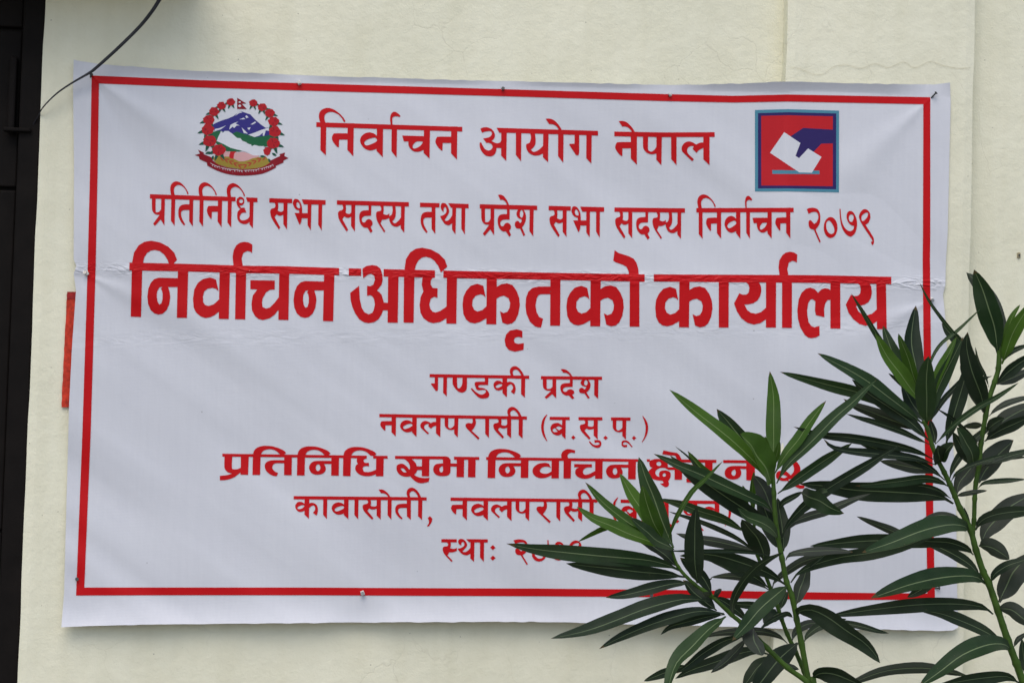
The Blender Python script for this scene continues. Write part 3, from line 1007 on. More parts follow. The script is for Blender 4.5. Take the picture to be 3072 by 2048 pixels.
lettering([([(1138, 1580.6)], [('n', 1188.3), ('v', 1250.3), ('l', 1321.8), ('p', 1375.2), ('r', 1427.8), ('A', 1467.7), ('s', 1533.7), ('I', 1568.6)]),
           ([(1648.9, 1709.3), (1735.5, 1807.2), (1833.2, 1891.7)],
            [('(', 1642.3), ('b', 1697.5), ('.', 1726.9), ('s', 1793.4), ('u', 1793.4), ('.', 1823.4), ('p', 1879.1), ('U', 1879.1), ('.', 1908.7), (')', 1944.3)])],
          hl5, 66.7, 1.07, 'small red word of the fifth line')
hl7 = [(881, 1487), (1280, 1490.6), (1352, 1491.4), (1793, 1496.6), (1862, 1497.6), (2168, 1501.4), (2200, 1502)]
lettering([([(881, 1280)], [('k', 928), ('A', 981.9), ('v', 1045.9), ('A', 1075.8), ('s', 1142.8), ('A', 1175.2), ('e', 1175.2), ('t', 1232.7), ('I', 1267.3), (',', 1297.3)]),
           ([(1351.6, 1792.6)], [('n', 1401.5), ('v', 1464.3), ('l', 1535.2), ('p', 1588.8), ('r', 1641.2), ('A', 1681.1), ('s', 1746.7), ('I', 1781.2)]),
           ([(1861.9, 1921.9), (1947, 2019), (2046.8, 2168)],
            [('(', 1855), ('b', 1910.5), ('.', 1937), ('s', 2006), ('u', 2006), ('.', 2037.8), ('p', 2091.8), ('U', 2091.8), ('v', 2157.7), ('rf', 2157.7), (')', 2193.3)])],
          hl7, 68.0, 1.07, 'small red word of the seventh line')
hl8 = [(1324, 1616), (1463, 1616.4), (1760, 1617)]
lettering([([(1324, 1370.3)], [('sh', 1370.3), ('th', 1423.5), ('A', 1452.3), (':', 1487)]),
           ([], [('2', 1584.8), ('0', 1640), ('7', 1698), ('9', 1756)])],
          hl8, 67.7, 1.07, 'small red word of the lowest line, partly behind leaves')


def direct(name, items, label, mat='red'):
    shapes = []
    for it in items:
        cn, s = it[0], it[1]
        er = s.startswith('-')
        P = crop(cn, s.lstrip('-')) if not isinstance(s, np.ndarray) else s
        if len(it) > 2:
            P = P + np.array(it[2])
        shapes.append((None if er else 'r', P))
    res = stack_print(shapes, 0.0009)
    return print_part(name, res['r'], MAT[mat], banner, label)


# --- line 3, the heavy heading
NA = ['770,622! 480,615! 415,635! 362,690! 325,780! 310,900! 322,1010! 360,1100! 415,1150! 480,1168! 540,1155! 600,1100! 640,1010! 655,900! 645,830! 622,755! 800,755! 800,622!',
      '-535,752! 490,762! 458,820! 452,900! 465,975! 490,1018! 520,1000! 538,940! 540,860! 530,810! 512,785!', '770,480! 925,480! 905,1218! 752,1215!']
direct('word', [('k1', '42,388! 925,408! 1795,435! 2352,442! 3190,470! 3190,580! 2352,553! 1795,548! 925,522! 40,505!'),
                ('k1', '78,450! 235,450! 215,1205! 60,1198!'),
                ('k1', '76,420! 108,240! 180,130! 262,78! 365,60! 500,85! 625,150! 715,240! 755,347! 690,420! 638,420! 615,350! 560,265! 495,215! 420,198! 360,210! 305,245! 265,310! 240,420!'),
                *[('k1', s) for s in NA],
                ('k1', '1395,500! 1550,500! 1533,1235! 1382,1232!'),
                ('k1', '1342,645! 1300,625! 1245,612! 1145,635! 1070,690! 1015,790! 995,930! 1005,1060! 1040,1135! 1110,1195! 1185,1220! 1260,1205! 1320,1175! 1382,1125! 1410,1125! 1410,930! 1385,942! 1305,1015! 1228,1038! 1180,1025! 1150,985! 1145,900! 1165,820! 1215,780! 1285,768! 1340,782! 1380,815!'),
                ('k1', '1640,500! 1795,500! 1780,1240! 1627,1238!'),
                ('k1', '1605,460! 1590,300! 1605,205! 1645,130! 1700,90! 1770,76! 1835,88! 1887,118! 1882,245! 1850,222! 1810,215! 1750,245! 1725,330! 1748,460!'),
                ('k2', '440,520! 590,520! 577,1250! 425,1245!'),
                ('k2', '5,652! 372,658! 370,792! 300,795! 240,835! 190,925! 180,990! 190,1055! 240,1078! 300,1060! 370,990! 430,910! 460,900! 460,1105! 418,1105! 370,1170! 290,1225! 195,1250! 130,1235! 75,1190! 30,1105! 22,1000! 40,885! 110,790! 5,787!'),
                *[('k2', s, (343 / 5.004, 50 / 5.004)) for s in NA]], 'heavy red word of the largest line')
KA = ['352,460! 282,435! 205,458! 150,520! 118,590! 108,680! 118,790! 150,855! 195,890! 250,900! 310,885! 388,840! 420,840! 420,680! 388,700! 340,745! 285,762! 245,740! 222,690! 228,620! 265,575! 320,558! 350,568! 380,595!',
      '490,485! 505,475! 565,440! 630,430! 695,450! 745,520! 775,600! 782,690! 765,790! 730,865! 690,900! 635,912! 577,892! 548,757! 590,780! 635,765! 660,720! 668,660! 650,605! 595,575! 550,585! 505,612! 490,620!',
      '392,340! 512,340! 505,912! 388,910!']
direct('word', [('k3', '75,345! 247,348! 245,450! 75,447!'),
                ('k3', '263,352! 320,312! 400,300! 465,310! 515,350! 540,430! 545,500! 530,570! 465,655! 500,675! 530,710! 562,820! 640,822! 640,925! 550,925! 530,980! 490,1045! 430,1088! 350,1103! 285,1090! 220,1050! 165,970! 125,880! 100,780! 95,685! 218,585! 228,770! 255,890! 295,955! 352,980! 400,960! 420,920! 437,845! 425,770! 400,730! 370,715! 328,727! 328,587! 372,592! 415,570! 437,500! 425,445! 385,422! 345,430! 275,482!'),
                ('k3', '620,400! 765,400! 753,1097! 612,1095!'), ('k3', '558,355! 1268,372! 1268,475! 557,458!'),
                ('k3', '840,420! 985,420! 972,1097! 833,1095!'),
                ('k3', '845,380! 865,220! 925,125! 1000,75! 1090,60! 1215,85! 1325,145! 1405,225! 1438,322! 1350,403! 1315,315! 1260,240! 1205,200! 1140,185! 1090,195! 1040,235! 1005,300! 985,380!'),
                ('k3', '1100,440! 1250,440! 1262,475! 1235,478! 1210,515! 1210,570! 1235,615! 1305,622! 1302,752! 1255,738! 1210,765! 1190,840! 1205,905! 1235,942! 1275,955! 1340,935! 1425,875! 1460,870! 1460,1035! 1423,1035! 1345,1085! 1245,1103! 1180,1085! 1110,1035! 1068,960! 1055,850! 1070,740! 1107,665! 1085,570! 1095,475!'),
                ('k3', '1433,430! 1573,430! 1563,1110! 1425,1108!'),
                ('k4', '-116,279! 0,283! 1110,305! 2250,325! 2250,412! 1110,388! 0,370! -118,363!'.replace('-116', '@116', 1).replace('@', '-') if False else '0,283! 1110,305! 2250,325! 2250,412! 1110,388! 0,370!'),
                ('k3', '1385,375! 1560,379! 1560,482! 1383,475!'),
                *[('k4', s) for s in KA],
                ('k4', '813,993! 812,1070! 765,1058! 725,1070! 712,1098! 725,1130! 765,1142! 830,1130! 825,1212! 725,1233! 655,1215! 615,1165! 603,1095! 620,1030! 665,985! 745,970! 790,980!'),
                ('k4', '1142,360! 1260,360! 1255,928! 1138,927!'),
                ('k4', '1160,468! 1000,468! 930,485! 880,530! 855,600! 848,690! 860,790! 900,880! 960,935! 1000,948! 1032,948! 1055,845! 1010,825! 980,770! 967,690! 980,610! 1000,570! 1030,558! 1160,558!'),
                *[('k4', s, (311.7, 6.1)) for s in KA],
                ('k4', '2075,370! 2188,370! 2188,940! 2073,938!'),
                ('k4', '1897,40! 1940,72! 2060,110! 2120,140! 2155,190! 2175,260! 2183,350! 2069,350! 2060,285! 2035,235! 1990,210! 1915,185! 1880,165!')],
       'heavy red word of the largest line')
direct('word', [('k5', '157,415! 1200,420! 2352,425! 2650,428! 3723,452! 3721,563! 2650,543! 2352,540! 1200,532! 157,522!'),
                *[('k4', s, (578.1, 9.0)) for s in KA],
                ('k5', '1133,480! 1283,480! 1280,1212! 1133,1212!'),
                ('k5', '1540,500! 1720,500! 1765,590! 1772,660! 1755,740! 1715,805! 1650,848! 1570,865! 1517,865! 1560,950! 1615,990! 1685,1005! 1760,985! 1840,915! 1870,905! 1870,1090! 1838,1090! 1760,1145! 1660,1167! 1560,1140! 1470,1070! 1405,970! 1362,850! 1440,697! 1490,720! 1545,718! 1580,690! 1592,620! 1580,570! 1540,530!'),
                ('k5', '1842,480! 1993,480! 1990,1212! 1840,1212!'), ('k5', '2083,480! 2232,480! 2230,1217! 2082,1215!'),
                ('k5', '2047,445! 2030,310! 2042,205! 2085,130! 2135,90! 2200,75! 2260,85! 2312,118! 2305,240! 2275,220! 2235,212! 2185,240! 2162,330! 2180,445!'),
                ('k6', '1157,480! 1305,480! 1307,1228! 1157,1225!'),
                ('k6', '1157,650! 1130,632! 1080,622! 1020,640! 972,690! 920,635! 855,612! 790,630! 725,690! 680,790! 660,960! 670,1080! 705,1210! 770,1320! 820,1360! 870,1372! 940,1360! 995,1330! 992,1187! 920,1207! 870,1190! 830,1130! 812,1030! 808,950! 825,845! 855,795! 890,785! 932,820! 925,950! 937,1025! 1067,1057! 1063,930! 1080,850! 1115,800! 1190,795! 1190,650!'),
                ('k6', '1550,500! 1720,500! 1770,600! 1780,690! 1765,770! 1730,830! 1665,870! 1600,882! 1540,885! 1575,965! 1630,1015! 1705,1028! 1780,1005! 1855,940! 1880,930! 1880,1115! 1855,1118! 1780,1170! 1680,1185! 1590,1158! 1500,1085! 1430,990! 1388,868! 1465,720! 1520,740! 1570,735! 1605,700! 1612,630! 1598,575! 1560,545!'),
                ('k6', '1845,500! 1990,500! 2003,1237! 1857,1235!')], 'heavy red word of the largest line')

# --- line 6, the wide heavy line
IW = ['543,215! 660,215! 652,520! 537,518!', '545,215! 560,160 600,115 670,88 750,82 850,92 950,125 1010,155 1042,188! 1012,215! 955,215! 900,165 840,138 770,135 700,160 662,215!']
NW = ['1722,308! 1500,308 1430,330 1392,380 1390,430 1420,485 1470,512 1530,515 1590,500 1630,460 1638,410 1612,355! 1750,355! 1750,308!',
      '-1535,358! 1500,370 1488,410 1500,450 1525,460 1550,440 1557,405 1545,372!', '1722,235! 1838,235! 1832,530! 1718,528!']
direct('word', [('m1', '85,200! 2255,230! 2252,270! 85,243!'),
                ('m1', '118,230! 235,230! 228,400 245,430 290,435 330,425 362,410! 362,240! 482,240! 472,517! 357,515! 355,480! 330,505 250,560 150,592 48,600! 48,533! 130,525 180,515 230,497! 170,480 130,440 115,390'),
                *[('m1', s) for s in IW],
                ('m1', '1015,230! 1130,230! 1125,525! 1010,522!'),
                ('m1', '1050,298! 850,298 770,315 730,350 722,395 745,460 810,515 860,535 903,537! 922,490! 880,470 840,430 838,390 860,355 910,343 1050,345!'),
                *[('m1', s, (667 / 5.004, 8 / 5.004)) for s in IW], *[('m1', s) for s in NW],
                *[('m1', s, (1357 / 5.004, 17 / 5.004)) for s in IW],
                ('m1', '2105,250! 2245,250! 2250,272! 2215,285 2205,310 2225,335 2285,337! 2287,390! 2240,385 2200,400 2195,435 2215,470 2270,475 2320,468 2392,440! 2420,440! 2420,510! 2388,508! 2330,530 2240,538 2150,515 2090,460 2080,410 2095,370 2120,352! 2103,320 2105,290!'),
                ('m2', '143,190! 258,190! 250,490! 137,488!'), ('m2', '97,180! 315,183! 315,225! 97,222!')], 'wide heavy red word of the sixth line')
direct('word', [('m2', '425,183! 1190,190! 1230,205 1255,240 1260,300! 1145,300! 1145,240! 1135,235! 425,228!'),
                ('m2', '500,220! 570,235 620,275 645,320 650,370 640,390! 600,340 550,305 510,300 460,320 447,360 455,410 490,460 550,490 610,495 655,490! 700,540 760,580 830,593 930,573! 945,512! 860,515 790,505 740,485 712,465! 740,440 760,395! 850,395! 850,340! 755,340! 735,290 700,250 660,220!'),
                ('m2', '-512,378 530,368 560,378 600,425! 580,432 545,420'), ('m2', '830,215! 942,215! 938,490! 827,488!'),
                ('m2', '1145,235! 1260,235! 1258,430! 1230,470 1180,485 1110,487 1050,470 1010,430 998,385 1015,330 1050,305 1100,297 1145,295!'),
                ('m2', '-1145,340! 1115,345 1092,380 1098,415 1120,432 1140,420 1147,390!'), ('m2', '1240,295! 1370,298! 1370,345! 1240,342!'),
                ('m2', '1352,205! 1465,205! 1460,503! 1348,502!'), ('m2', '1523,205! 1637,205! 1632,505! 1520,503!'), ('m2', '1312,195! 1690,200! 1690,243! 1312,240!')],
       'wide heavy red word of the sixth line')
direct('word', [('m3', '92,200! 2375,231! 2375,273! 92,243!'), *[('m1', s, (705.1, 9.2)) for s in IW], *[('m1', s, (568.6, 6.8)) for s in NW],
                ('m3', '1075,230! 1188,230! 1183,520! 1072,520!'),
                ('m3', '1035,300! 1000,290 950,288 870,305 810,350 788,400 800,455 850,500 920,518 1000,508 1072,475! 1100,475! 1100,405! 1072,415! 1020,445 960,450 910,430 900,400 925,365 975,345 1025,348 1065,365!'),
                ('m3', '1255,230! 1368,230! 1363,523! 1253,522!'), ('m3', '1227,225! 1218,170 1240,120 1290,88 1340,82 1428,100! 1425,145! 1390,135 1350,140 1320,165 1315,190 1328,225!'),
                ('m3', '1730,235! 1842,235! 1838,527! 1728,525!'),
                ('m3', '1413,305! 1680,308! 1680,355! 1610,358 1560,385 1545,420 1560,458 1600,465 1670,440 1732,405! 1755,400! 1755,475! 1728,475! 1650,515 1560,527 1480,505 1435,460 1430,410 1450,375 1488,355! 1413,352!'),
                *[('m1', s, (568.6 + 1612 / 5.004, 6.8 + 22 / 5.004)) for s in NW]], 'wide heavy red word of the sixth line')
direct('word', [('m4', '248,192! 290,192! 288,223! 250,223!'), ('m4', '340,190! 1112,200! 1110,237! 340,225!'),
                ('m4', '300,205 280,240 290,280 318,298! 280,330 268,360 290,400 330,440 400,455 440,458! 455,475! 450,490! 412,492! 470,535 510,530 525,500 515,465! 540,420 545,370 520,340 470,330 420,340 400,370 405,410! 370,395 355,360 370,325 420,300 480,300! 510,280 500,230 470,200 380,188'),
                ('m4', '-368,245 385,225 415,228 428,255 410,275 380,270'), ('m4', '-445,385 460,365 480,370 485,395 465,408 448,400'),
                ('m4', '455,290! 520,325! 610,325! 610,290! 520,292! 480,275!'), ('m4', '595,210! 690,210! 685,447! 592,445!'),
                ('m4', '455,82! 560,105 620,115 655,145 682,200! 620,200! 600,150 540,145 440,130!'),
                ('m4', '970,215! 1065,215! 1060,440! 965,440!'), ('m4', '738,430! 800,433! 860,425! 920,330! 850,300! 780,260! 850,262! 970,290! 970,340! 900,470! 850,478! 790,480! 740,478!')],
       'wide heavy red word of the sixth line')
direct('word', [('m4', '1195,202! 1640,208! 1640,243! 1195,238!'),
                ('m4', '1500,278! 1320,275 1250,295 1215,340 1220,400 1265,435 1320,443 1380,430 1415,390 1418,345 1405,312! 1500,312!'),
                ('m4', '-1335,320 1305,340 1298,370 1315,395 1340,392 1352,360 1345,330'), ('m4', '1480,225! 1590,225! 1585,455! 1480,453!'),
                ('m4', '1885,265! 1880,215! 1930,205 2010,203 2090,215 2140,270 2150,330 2120,385 2060,430 2000,450 2100,500 2200,520! 2200,550! 2140,555 2070,520 1990,460! 1920,460 1860,430 1848,385 1870,345 1920,335 1980,345 2030,390! 2065,350 2070,300 2050,250 1990,235 1930,250'),
                ('m4', '-1905,395 1930,385 1965,395 1990,410! 1950,425 1915,415')], 'wide heavy red word of the sixth line')

# --- election sign
lg = lambda s: crop('lg', s)
sh = [(('square_frame', 'teal'), lg('140,115! 690,100! 1552,125! 1550,1495! 690,1478! 140,1480!')),
      (('inner_frame', 'navy'), lg('190,168! 690,152! 1505,172! 1503,1447! 690,1430! 190,1432!')),
      (('red_field', 'ered'), lg('245,213! 690,203! 1448,220! 1447,1395! 690,1384! 245,1382!')),
      (('ballot_slot', 'teal'), lg('430,1122! 1222,1132! 1224,1192! 430,1187!')),
      (('hand', 'navy'), lg('740,555! 950,415! 1452,445! 1452,675! 1255,680! 1130,810! 1030,900! 900,760!')),
      (('ballot_paper', 'white'), lg('630,487! 902,668! 820,885! 880,922! 1033,760! 1257,903! 1095,1167! 885,1162! 392,832!')),
      (('hand', 'navy'), lg('902,668! 1033,760! 880,922! 820,885!'))]
res = stack_print(sh, 0.0009, 8)
logo = print_part('election_sign', res.pop(('square_frame', 'teal')), MAT['teal'], banner, 'square teal and red sign of a hand dropping a ballot paper')
for (nm, mt), piece in res.items():
    print_part(nm, piece, MAT[mt], logo)

# --- emblem
em = lambda s: crop('em', s)
sh = []
RND = random.Random(5)


def leafp(x, y, ang, L, w):
    a = math.radians(ang)
    dx, dy = math.cos(a), math.sin(a)
    t = [(0, 0), (0.25, 0.5), (0.55, 0.6), (0.85, 0.28), (1, 0), (0.85, -0.28), (0.55, -0.6), (0.25, -0.5)]
    return np.array([(560 + (x + L * u * dx - w * s * dy) / 5.6, 270 + (y + L * u * dy + w * s * dx) / 5.6) for u, s in t])


def rose(x, y, r, seed, ry=None):
    q = random.Random(seed)
    n = 22
    out = []
    for i in range(n):
        a = 2 * math.pi * i / n
        k = r * (0.9 + 0.16 * q.random() + (0.06 if i % 3 == 0 else -0.03))
        out.append((560 + (x + k * math.cos(a)) / 5.6, 270 + (y + k * math.sin(a) * (ry or 0.86)) / 5.6))
    return np.array(out)


ROSES = [(740, 205, 72), (585, 265, 76), (460, 365, 86), (372, 505, 96), (355, 665, 108), (385, 855, 112), (540, 1010, 112),
         (1118, 222, 72), (1270, 290, 78), (1395, 390, 84), (1460, 530, 92), (1480, 700, 105), (1455, 895, 110)]
# hills, mountain
sh += [(('mountain', 'blue'), em('440,585! 480,560! 600,510! 700,480! 790,440! 840,400! 905,357! 960,375! 1065,410! 1150,500! 1250,585! 1330,640! 1400,620! 1400,800! 1000,800! 760,740! 560,690! 470,690!')),
       (('snow', 'white'), em('820,435! 850,395! 905,362! 935,380! 880,392!')), (('snow', 'white'), em('985,440! 1010,430! 1040,465! 1000,475!')),
       (('snow', 'white'), em('885,497! 960,468! 985,490! 930,496!')), (('snow', 'white'), em('735,590! 800,555! 870,535! 820,565! 890,600! 840,600! 800,640! 770,620! 715,665!')),
       (('snow', 'white'), em('470,660! 560,640! 665,595! 580,660! 480,692!')), (('snow', 'white'), em('1075,580! 1150,530! 1165,550! 1110,582!')),
       (('snow', 'white'), em('925,632! 1030,735! 960,725!')), (('snow', 'white'), em('1015,640! 1075,630! 1050,675!')),
       (('snow', 'white'), em('1035,755! 1150,715! 1260,670! 1390,630! 1385,690! 1330,680! 1300,775! 1280,770! 1280,720! 1220,770! 1140,792!')),
       (('hills', 'green'), em('340,720! 560,685! 640,720! 760,740! 840,700! 930,730! 1040,760! 1150,795! 1300,775! 1500,745! 1490,860! 1400,950! 1280,950! 1100,940! 1000,880! 880,830! 760,760! 600,780! 960,1020! 880,1035! 700,1035! 600,1010! 500,900! 380,800!')),
       (('country_map', 'white'), em('580,690! 610,722! 640,690! 700,690! 770,740! 850,810! 900,810! 940,860! 1005,880! 1010,905! 1080,915! 1095,945! 1140,925! 1215,945! 1300,945! 1310,1100! 1220,1110! 1100,1100! 1000,1040! 860,1005! 740,975! 620,910! 505,860! 530,790!')),
       (('base_field', 'olive'), em('440,1165! 480,1110! 700,1110! 900,1180! 1080,1140! 1220,1130! 1340,1130! 1410,1220! 1300,1290! 1100,1325! 900,1330! 680,1300! 500,1240!'))]
for k in range(5):
    for sgn in (-1, 1):
        sh.append((('laurel', 'brick'), leafp(560 + k * 75, 1130 + k * 32, 25 + sgn * 22, 95, 22)))
        sh.append((('laurel', 'brick'), leafp(1335 - k * 80, 1120 + k * 34, 155 + sgn * 22, 95, 22)))
sh += [(('handshake', 'skin'), em('640,1035! 740,1035! 850,1050! 960,1040! 1060,1075! 1120,1100! 1220,1105! 1200,1130! 1100,1150! 1040,1180! 960,1200! 880,1200! 800,1160! 720,1120! 600,1120!')),
       (('cuff', 'ered'), em('735,1035! 835,1035! 800,1070! 785,1160! 720,1145! 715,1100!'))]
for (x, y, r) in ROSES:
    left = x < 900
    for a in ((160, 110, 60) if left else (20, 70, 120)):
        sh.append((('garland_leaves', 'dgreen'), leafp(x, y, a, r * 1.75, r * 0.42)))
for x, y, a in ((640, 240, -20), (510, 300, -30), (1230, 250, 30), (1370, 310, 40), (1430, 1060, 30), (1370, 1150, 60), (1230, 1110, 10), (450, 1100, 110), (580, 1070, 60), (400, 1040, 160)):
    sh.append((('garland_leaves', 'dgreen'), leafp(x, y, a, 95, 34)))
for k, (x, y, r) in enumerate(ROSES):
    sh.append((('flower%d' % k, 'rose'), rose(x, y, r, k)))
    for q in range(3):
        a = RND.random() * 6.28
        sh.append((('petal_shade%d' % k, 'dred'), leafp(x + r * 0.12 * math.cos(a), y + r * 0.12 * math.sin(a), math.degrees(a), r * 0.62, r * 0.14)))
sh.append((('flower99', 'rose'), rose(1350, 1030, 62, 50, 1.15)))
sh += [(('ribbon', 'dred'), em('188,1003! 290,1055! 285,1078! 410,1130! 445,1190! 500,1235! 620,1285 760,1318 920,1332 1100,1325 1280,1290 1400,1220! 1400,1190! 1570,1110! 1560,1080! 1652,1052! 1640,1110! 1712,1145! 1628,1185! 1625,1220! 1500,1275! 1498,1305! 1350,1380 1200,1420 950,1440 720,1420 520,1360 345,1270! 340,1220! 215,1165! 205,1120! 135,1095! 225,1070!')),
       (('flag', 'dred'), em('848,133! 1003,228! 925,235! 1012,322! 848,320!')),
       (('flag_moon', 'white'), ellipse(560 + 890 / 5.6, 270 + 206 / 5.6, 19 / 5.6, 13 / 5.6, 10)),
       (('flag_sun', 'white'), ellipse(560 + 891 / 5.6, 270 + 269 / 5.6, 24 / 5.6, 20 / 5.6, 10))]
# motto in small white letters along the ribbon
GL['J'] = ('c1', 1, 608, 303, 497, .0, ['515,300! 608,300! 608,800! 515,800!', '250,560! 300,700! 420,690! 540,560! 540,480! 420,480! 400,600! 330,620!'])
GL['M'] = ('c1', 1, 608, 303, 497, .0, ['515,300! 608,300! 608,800! 515,800!', '290,300! 370,300! 370,520! 540,520! 540,600! 370,600! 370,690! 250,690! 250,560! 290,540!'])


def motto():
    words_ = [('J n n I', 400, 560), ('J n M bh U M i S c', 575, 935), ('s g A d p i', 960, 1215), ('g r I y s I', 1240, 1455)]
    out = []
    arc = lambda x: np.interp(x, [380, 480, 600, 760, 950, 1150, 1300, 1450], [1232, 1285, 1322, 1352, 1366, 1356, 1325, 1272])
    for wd, xa, xb in words_:
        gs = wd.split()
        stepx = (xb - xa) / len(gs)
        for k, gname in enumerate(gs):
            x = xa + stepx * (k + 1)
            y = arc(x)
            sl = (arc(x + 10) - arc(x - 10)) / 20
            for e, P in glyph(gname, 560 + x / 5.6, 270 + (y - 14) / 5.6, 36 / 5.6, 0.62, sl):
                if not e:
                    out.append((('motto', 'white'), P))
        xs = np.linspace(xa, xb, 7)
        top = [(560 + a / 5.6, 270 + (arc(a) - 16) / 5.6) for a in xs]
        bot = [(560 + a / 5.6, 270 + (arc(a) - 9) / 5.6) for a in xs][::-1]
        out.append((('motto', 'white'), np.array(top + bot)))
    return out


sh += motto()
res = stack_print(sh, 0.0009, 6)
emb = print_part('emblem', res.pop(('ribbon', 'dred')), MAT['dred'], banner, 'round emblem of snow mountain, green hills, rose garland, handshake and red ribbon')
for (nm, mt), piece in res.items():
    print_part(nm.rstrip('0123456789'), piece, MAT[mt], emb)

# ------------------------------------------------------------------ nails, clips
GROUP_N = 'nails and clips holding the banner'
NL = [((272, 231), 'nail', 'dark nail under the cable at the top left corner of the red border', (0.3, 0.6), 7),
      ((895, 253), 'clip', 'white clip on the top border above the first word, nearest the mountain emblem', (0.1, 0.3), 8),
      ((1508, 271), 'nail', 'short grey nail in the middle of the top red border', (0.05, 0.5), 6),
      ((2007, 289), 'clip', 'pale bent nail on the top border left of the hand sign', (0.2, 0.5), 6),
      ((2795, 293), 'nail', 'bent dark nail at the top right corner of the red border', (0.75, 1.0), 13),
      ((258, 823), 'clip', 'white clip on the left edge beside the horizontal crease of the banner', (-0.2, 0.4), 8),
      ((230, 1738), 'nail', 'small dark nail at the lower left corner of the red border', (0.2, 0.3), 5),
      ((1085, 1781), 'clip', 'white square clip on the bottom red border, left half', (0.1, 0.2), 10),
      ((1952, 1787), 'nail', 'grey nail on the bottom red border below a leaf', (0.1, 0.4), 6),
      ((2792, 902), 'clip', 'white clip on the right red border behind a thin leaf', (0.3, 0.1), 7),
      ((2806, 1763), 'nail', 'grey nail beside the lower right corner of the red border', (1.0, 0.1), 8)]
for (p, kind, lab, tilt, size) in NL:
    s0 = surf(np.array([p[0]]), np.array([p[1]]))[0]
    n = empty('nail', Vector(s0))
    tag(n, lab, 'nail', GROUP_N)
    k = size * MM
    d = Vector((tilt[0], -1.0, tilt[1])).normalized()
    base = Vector(s0) - d * 0.012
    tipp = Vector(s0) + d * (k * 1.5)
    v, f = tube([base, Vector(s0), tipp], [0.0016, 0.0021, 0.0021], 8)
    keep(mesh_obj('shank', v, f, MAT['darksteel'], smooth=True), n)
    v, f = tube([tipp, tipp + d * 0.0006, tipp + d * 0.0016], [0.0028, 0.0044, 0.0042], 12)
    keep(mesh_obj('head', v, f, MAT['steel'] if kind == 'clip' else MAT['darksteel']), n)
    if kind == 'clip':
        c = Vector(s0) + Vector((0.002, -0.004, 0.003))
        w = 0.0042 if size >= 8 else 0.0032
        v, f = box(-w, w, -0.004, 0.0038, -w * 1.25, w * 1.25)
        rot = Matrix.Rotation(R(-25), 3, 'Y')
        v = [tuple(rot @ Vector(q) + c) for q in v]
        keep(bevel(mesh_obj('clip_body', v, f, MAT['clip']), 0.0012), n)
# lone nail stub in the wall at right
s0 = at(3056, 766, -0.004)
n = empty('wall_plug', Vector(s0))
tag(n, 'small grey plug sunk in the cream wall near the right edge', 'plug')
v, f = box(s0[0] - 0.004, s0[0] + 0.004, s0[1] - 0.003, s0[1] + 0.01, s0[2] - 0.007, s0[2] + 0.007)
keep(bevel(mesh_obj('plug_body', v, f, MAT['concrete']), 0.0015), n)
v, f = tube([Vector(s0) + Vector((0, -0.003, 0)), Vector(s0) + Vector((0, -0.006, 0))], [0.002, 0.0025], 8)
keep(mesh_obj('screw_head', v, f, MAT['darksteel']), n)

# ------------------------------------------------------------------ cable
cp = [(520, -70, -0.10), (478, 0, -0.085), (457, 33, -0.08), (421, 78, -0.07), (359, 140, -0.06), (294, 199, -0.045), (268, 219, -0.040), (215, 250, -0.035),
      (170, 281, -0.03), (131, 320, -0.02), (112, 352, 0.004), (88, 392, 0.020)]
cpts = catmull([at(a, b, c) for a, b, c in cp], 6)
rads = np.interp(np.linspace(0, 1, len(cpts)), [0, 0.35, 0.5, 0.62, 0.8, 1], [0.0046, 0.0044, 0.0042, 0.0028, 0.0024, 0.0016])
v, f = tube(cpts, list(rads), 10, 0.6, 1.2)
o = mesh_obj('cable', v, f, MAT['wire'], smooth=True)
tag(o, 'thin black cable sagging across the top left corner of the banner', 'cable')

# ------------------------------------------------------------------ red strip on the wall
st = empty('paper_strip', Vector(at(200, 1050, -0.003)))
tag(st, 'upright orange red paper strip on the wall behind the left edge of banner', 'paper strip')


def strip_piece(name, quad, y, mat, n=24):
    (tl, tr, br, bl) = [np.array(q, float) for q in quad]
    V, Fc = [], []
    for j in range(n + 1):
        t = j / n
        a = tl + (bl - tl) * t + np.array((random.uniform(-0.8, 0.8), 0))
        b = tr + (br - tr) * t
        for w in (0, 0.5, 1):
            p = a + (b - a) * w
            q = at(p[0], p[1], y - 0.0006 * random.random())
            V.append(q)
    for j in range(n + 1):
        for w in range(3):
            q = V[j * 3 + w]
            V.append((q[0], y + 0.002, q[2]))
    m_ = 3 * (n + 1)
    for j in range(n):
        for w in (0, 1):
            a = j * 3 + w
            Fc.append((a, a + 3, a + 4, a + 1))
        Fc.append((j * 3, j * 3 + m_, j * 3 + 3 + m_, j * 3 + 3))
    Fc.append((0, 1, 1 + m_, m_))
    e = n * 3
    Fc.append((e, e + m_, e + 1 + m_, e + 1))
    return keep(mesh_obj(name, V, Fc, mat), st)


strip_piece('paper', ((200, 896), (240, 896), (222, 1221), (184, 1221)), -0.0035, MAT['tape'])
strip_piece('folded_end', ((201, 875), (240, 875), (240, 897), (200, 897)), -0.0048, MAT['tape2'], 4)

# ------------------------------------------------------------------ oleander
TL_ = {'1': (2300, 800, 4), '2': (2700, 780, 4), '3': (1960, 1100, 4), '4': (2500, 1130, 4.112), '5': (1480, 1340, 4), '6': (2000, 1400, 4),
       '7': (2500, 1430, 4.112), '9': (2484, 1656, 4), 'A': (1600, 1656, 4), 'B': (2000, 1656, 4), '0': (0, 0, 1)}
YA, YB, YC, YD, YE = -0.98, -0.92, -0.80, -0.90, -0.80


lrn = random.Random(4)


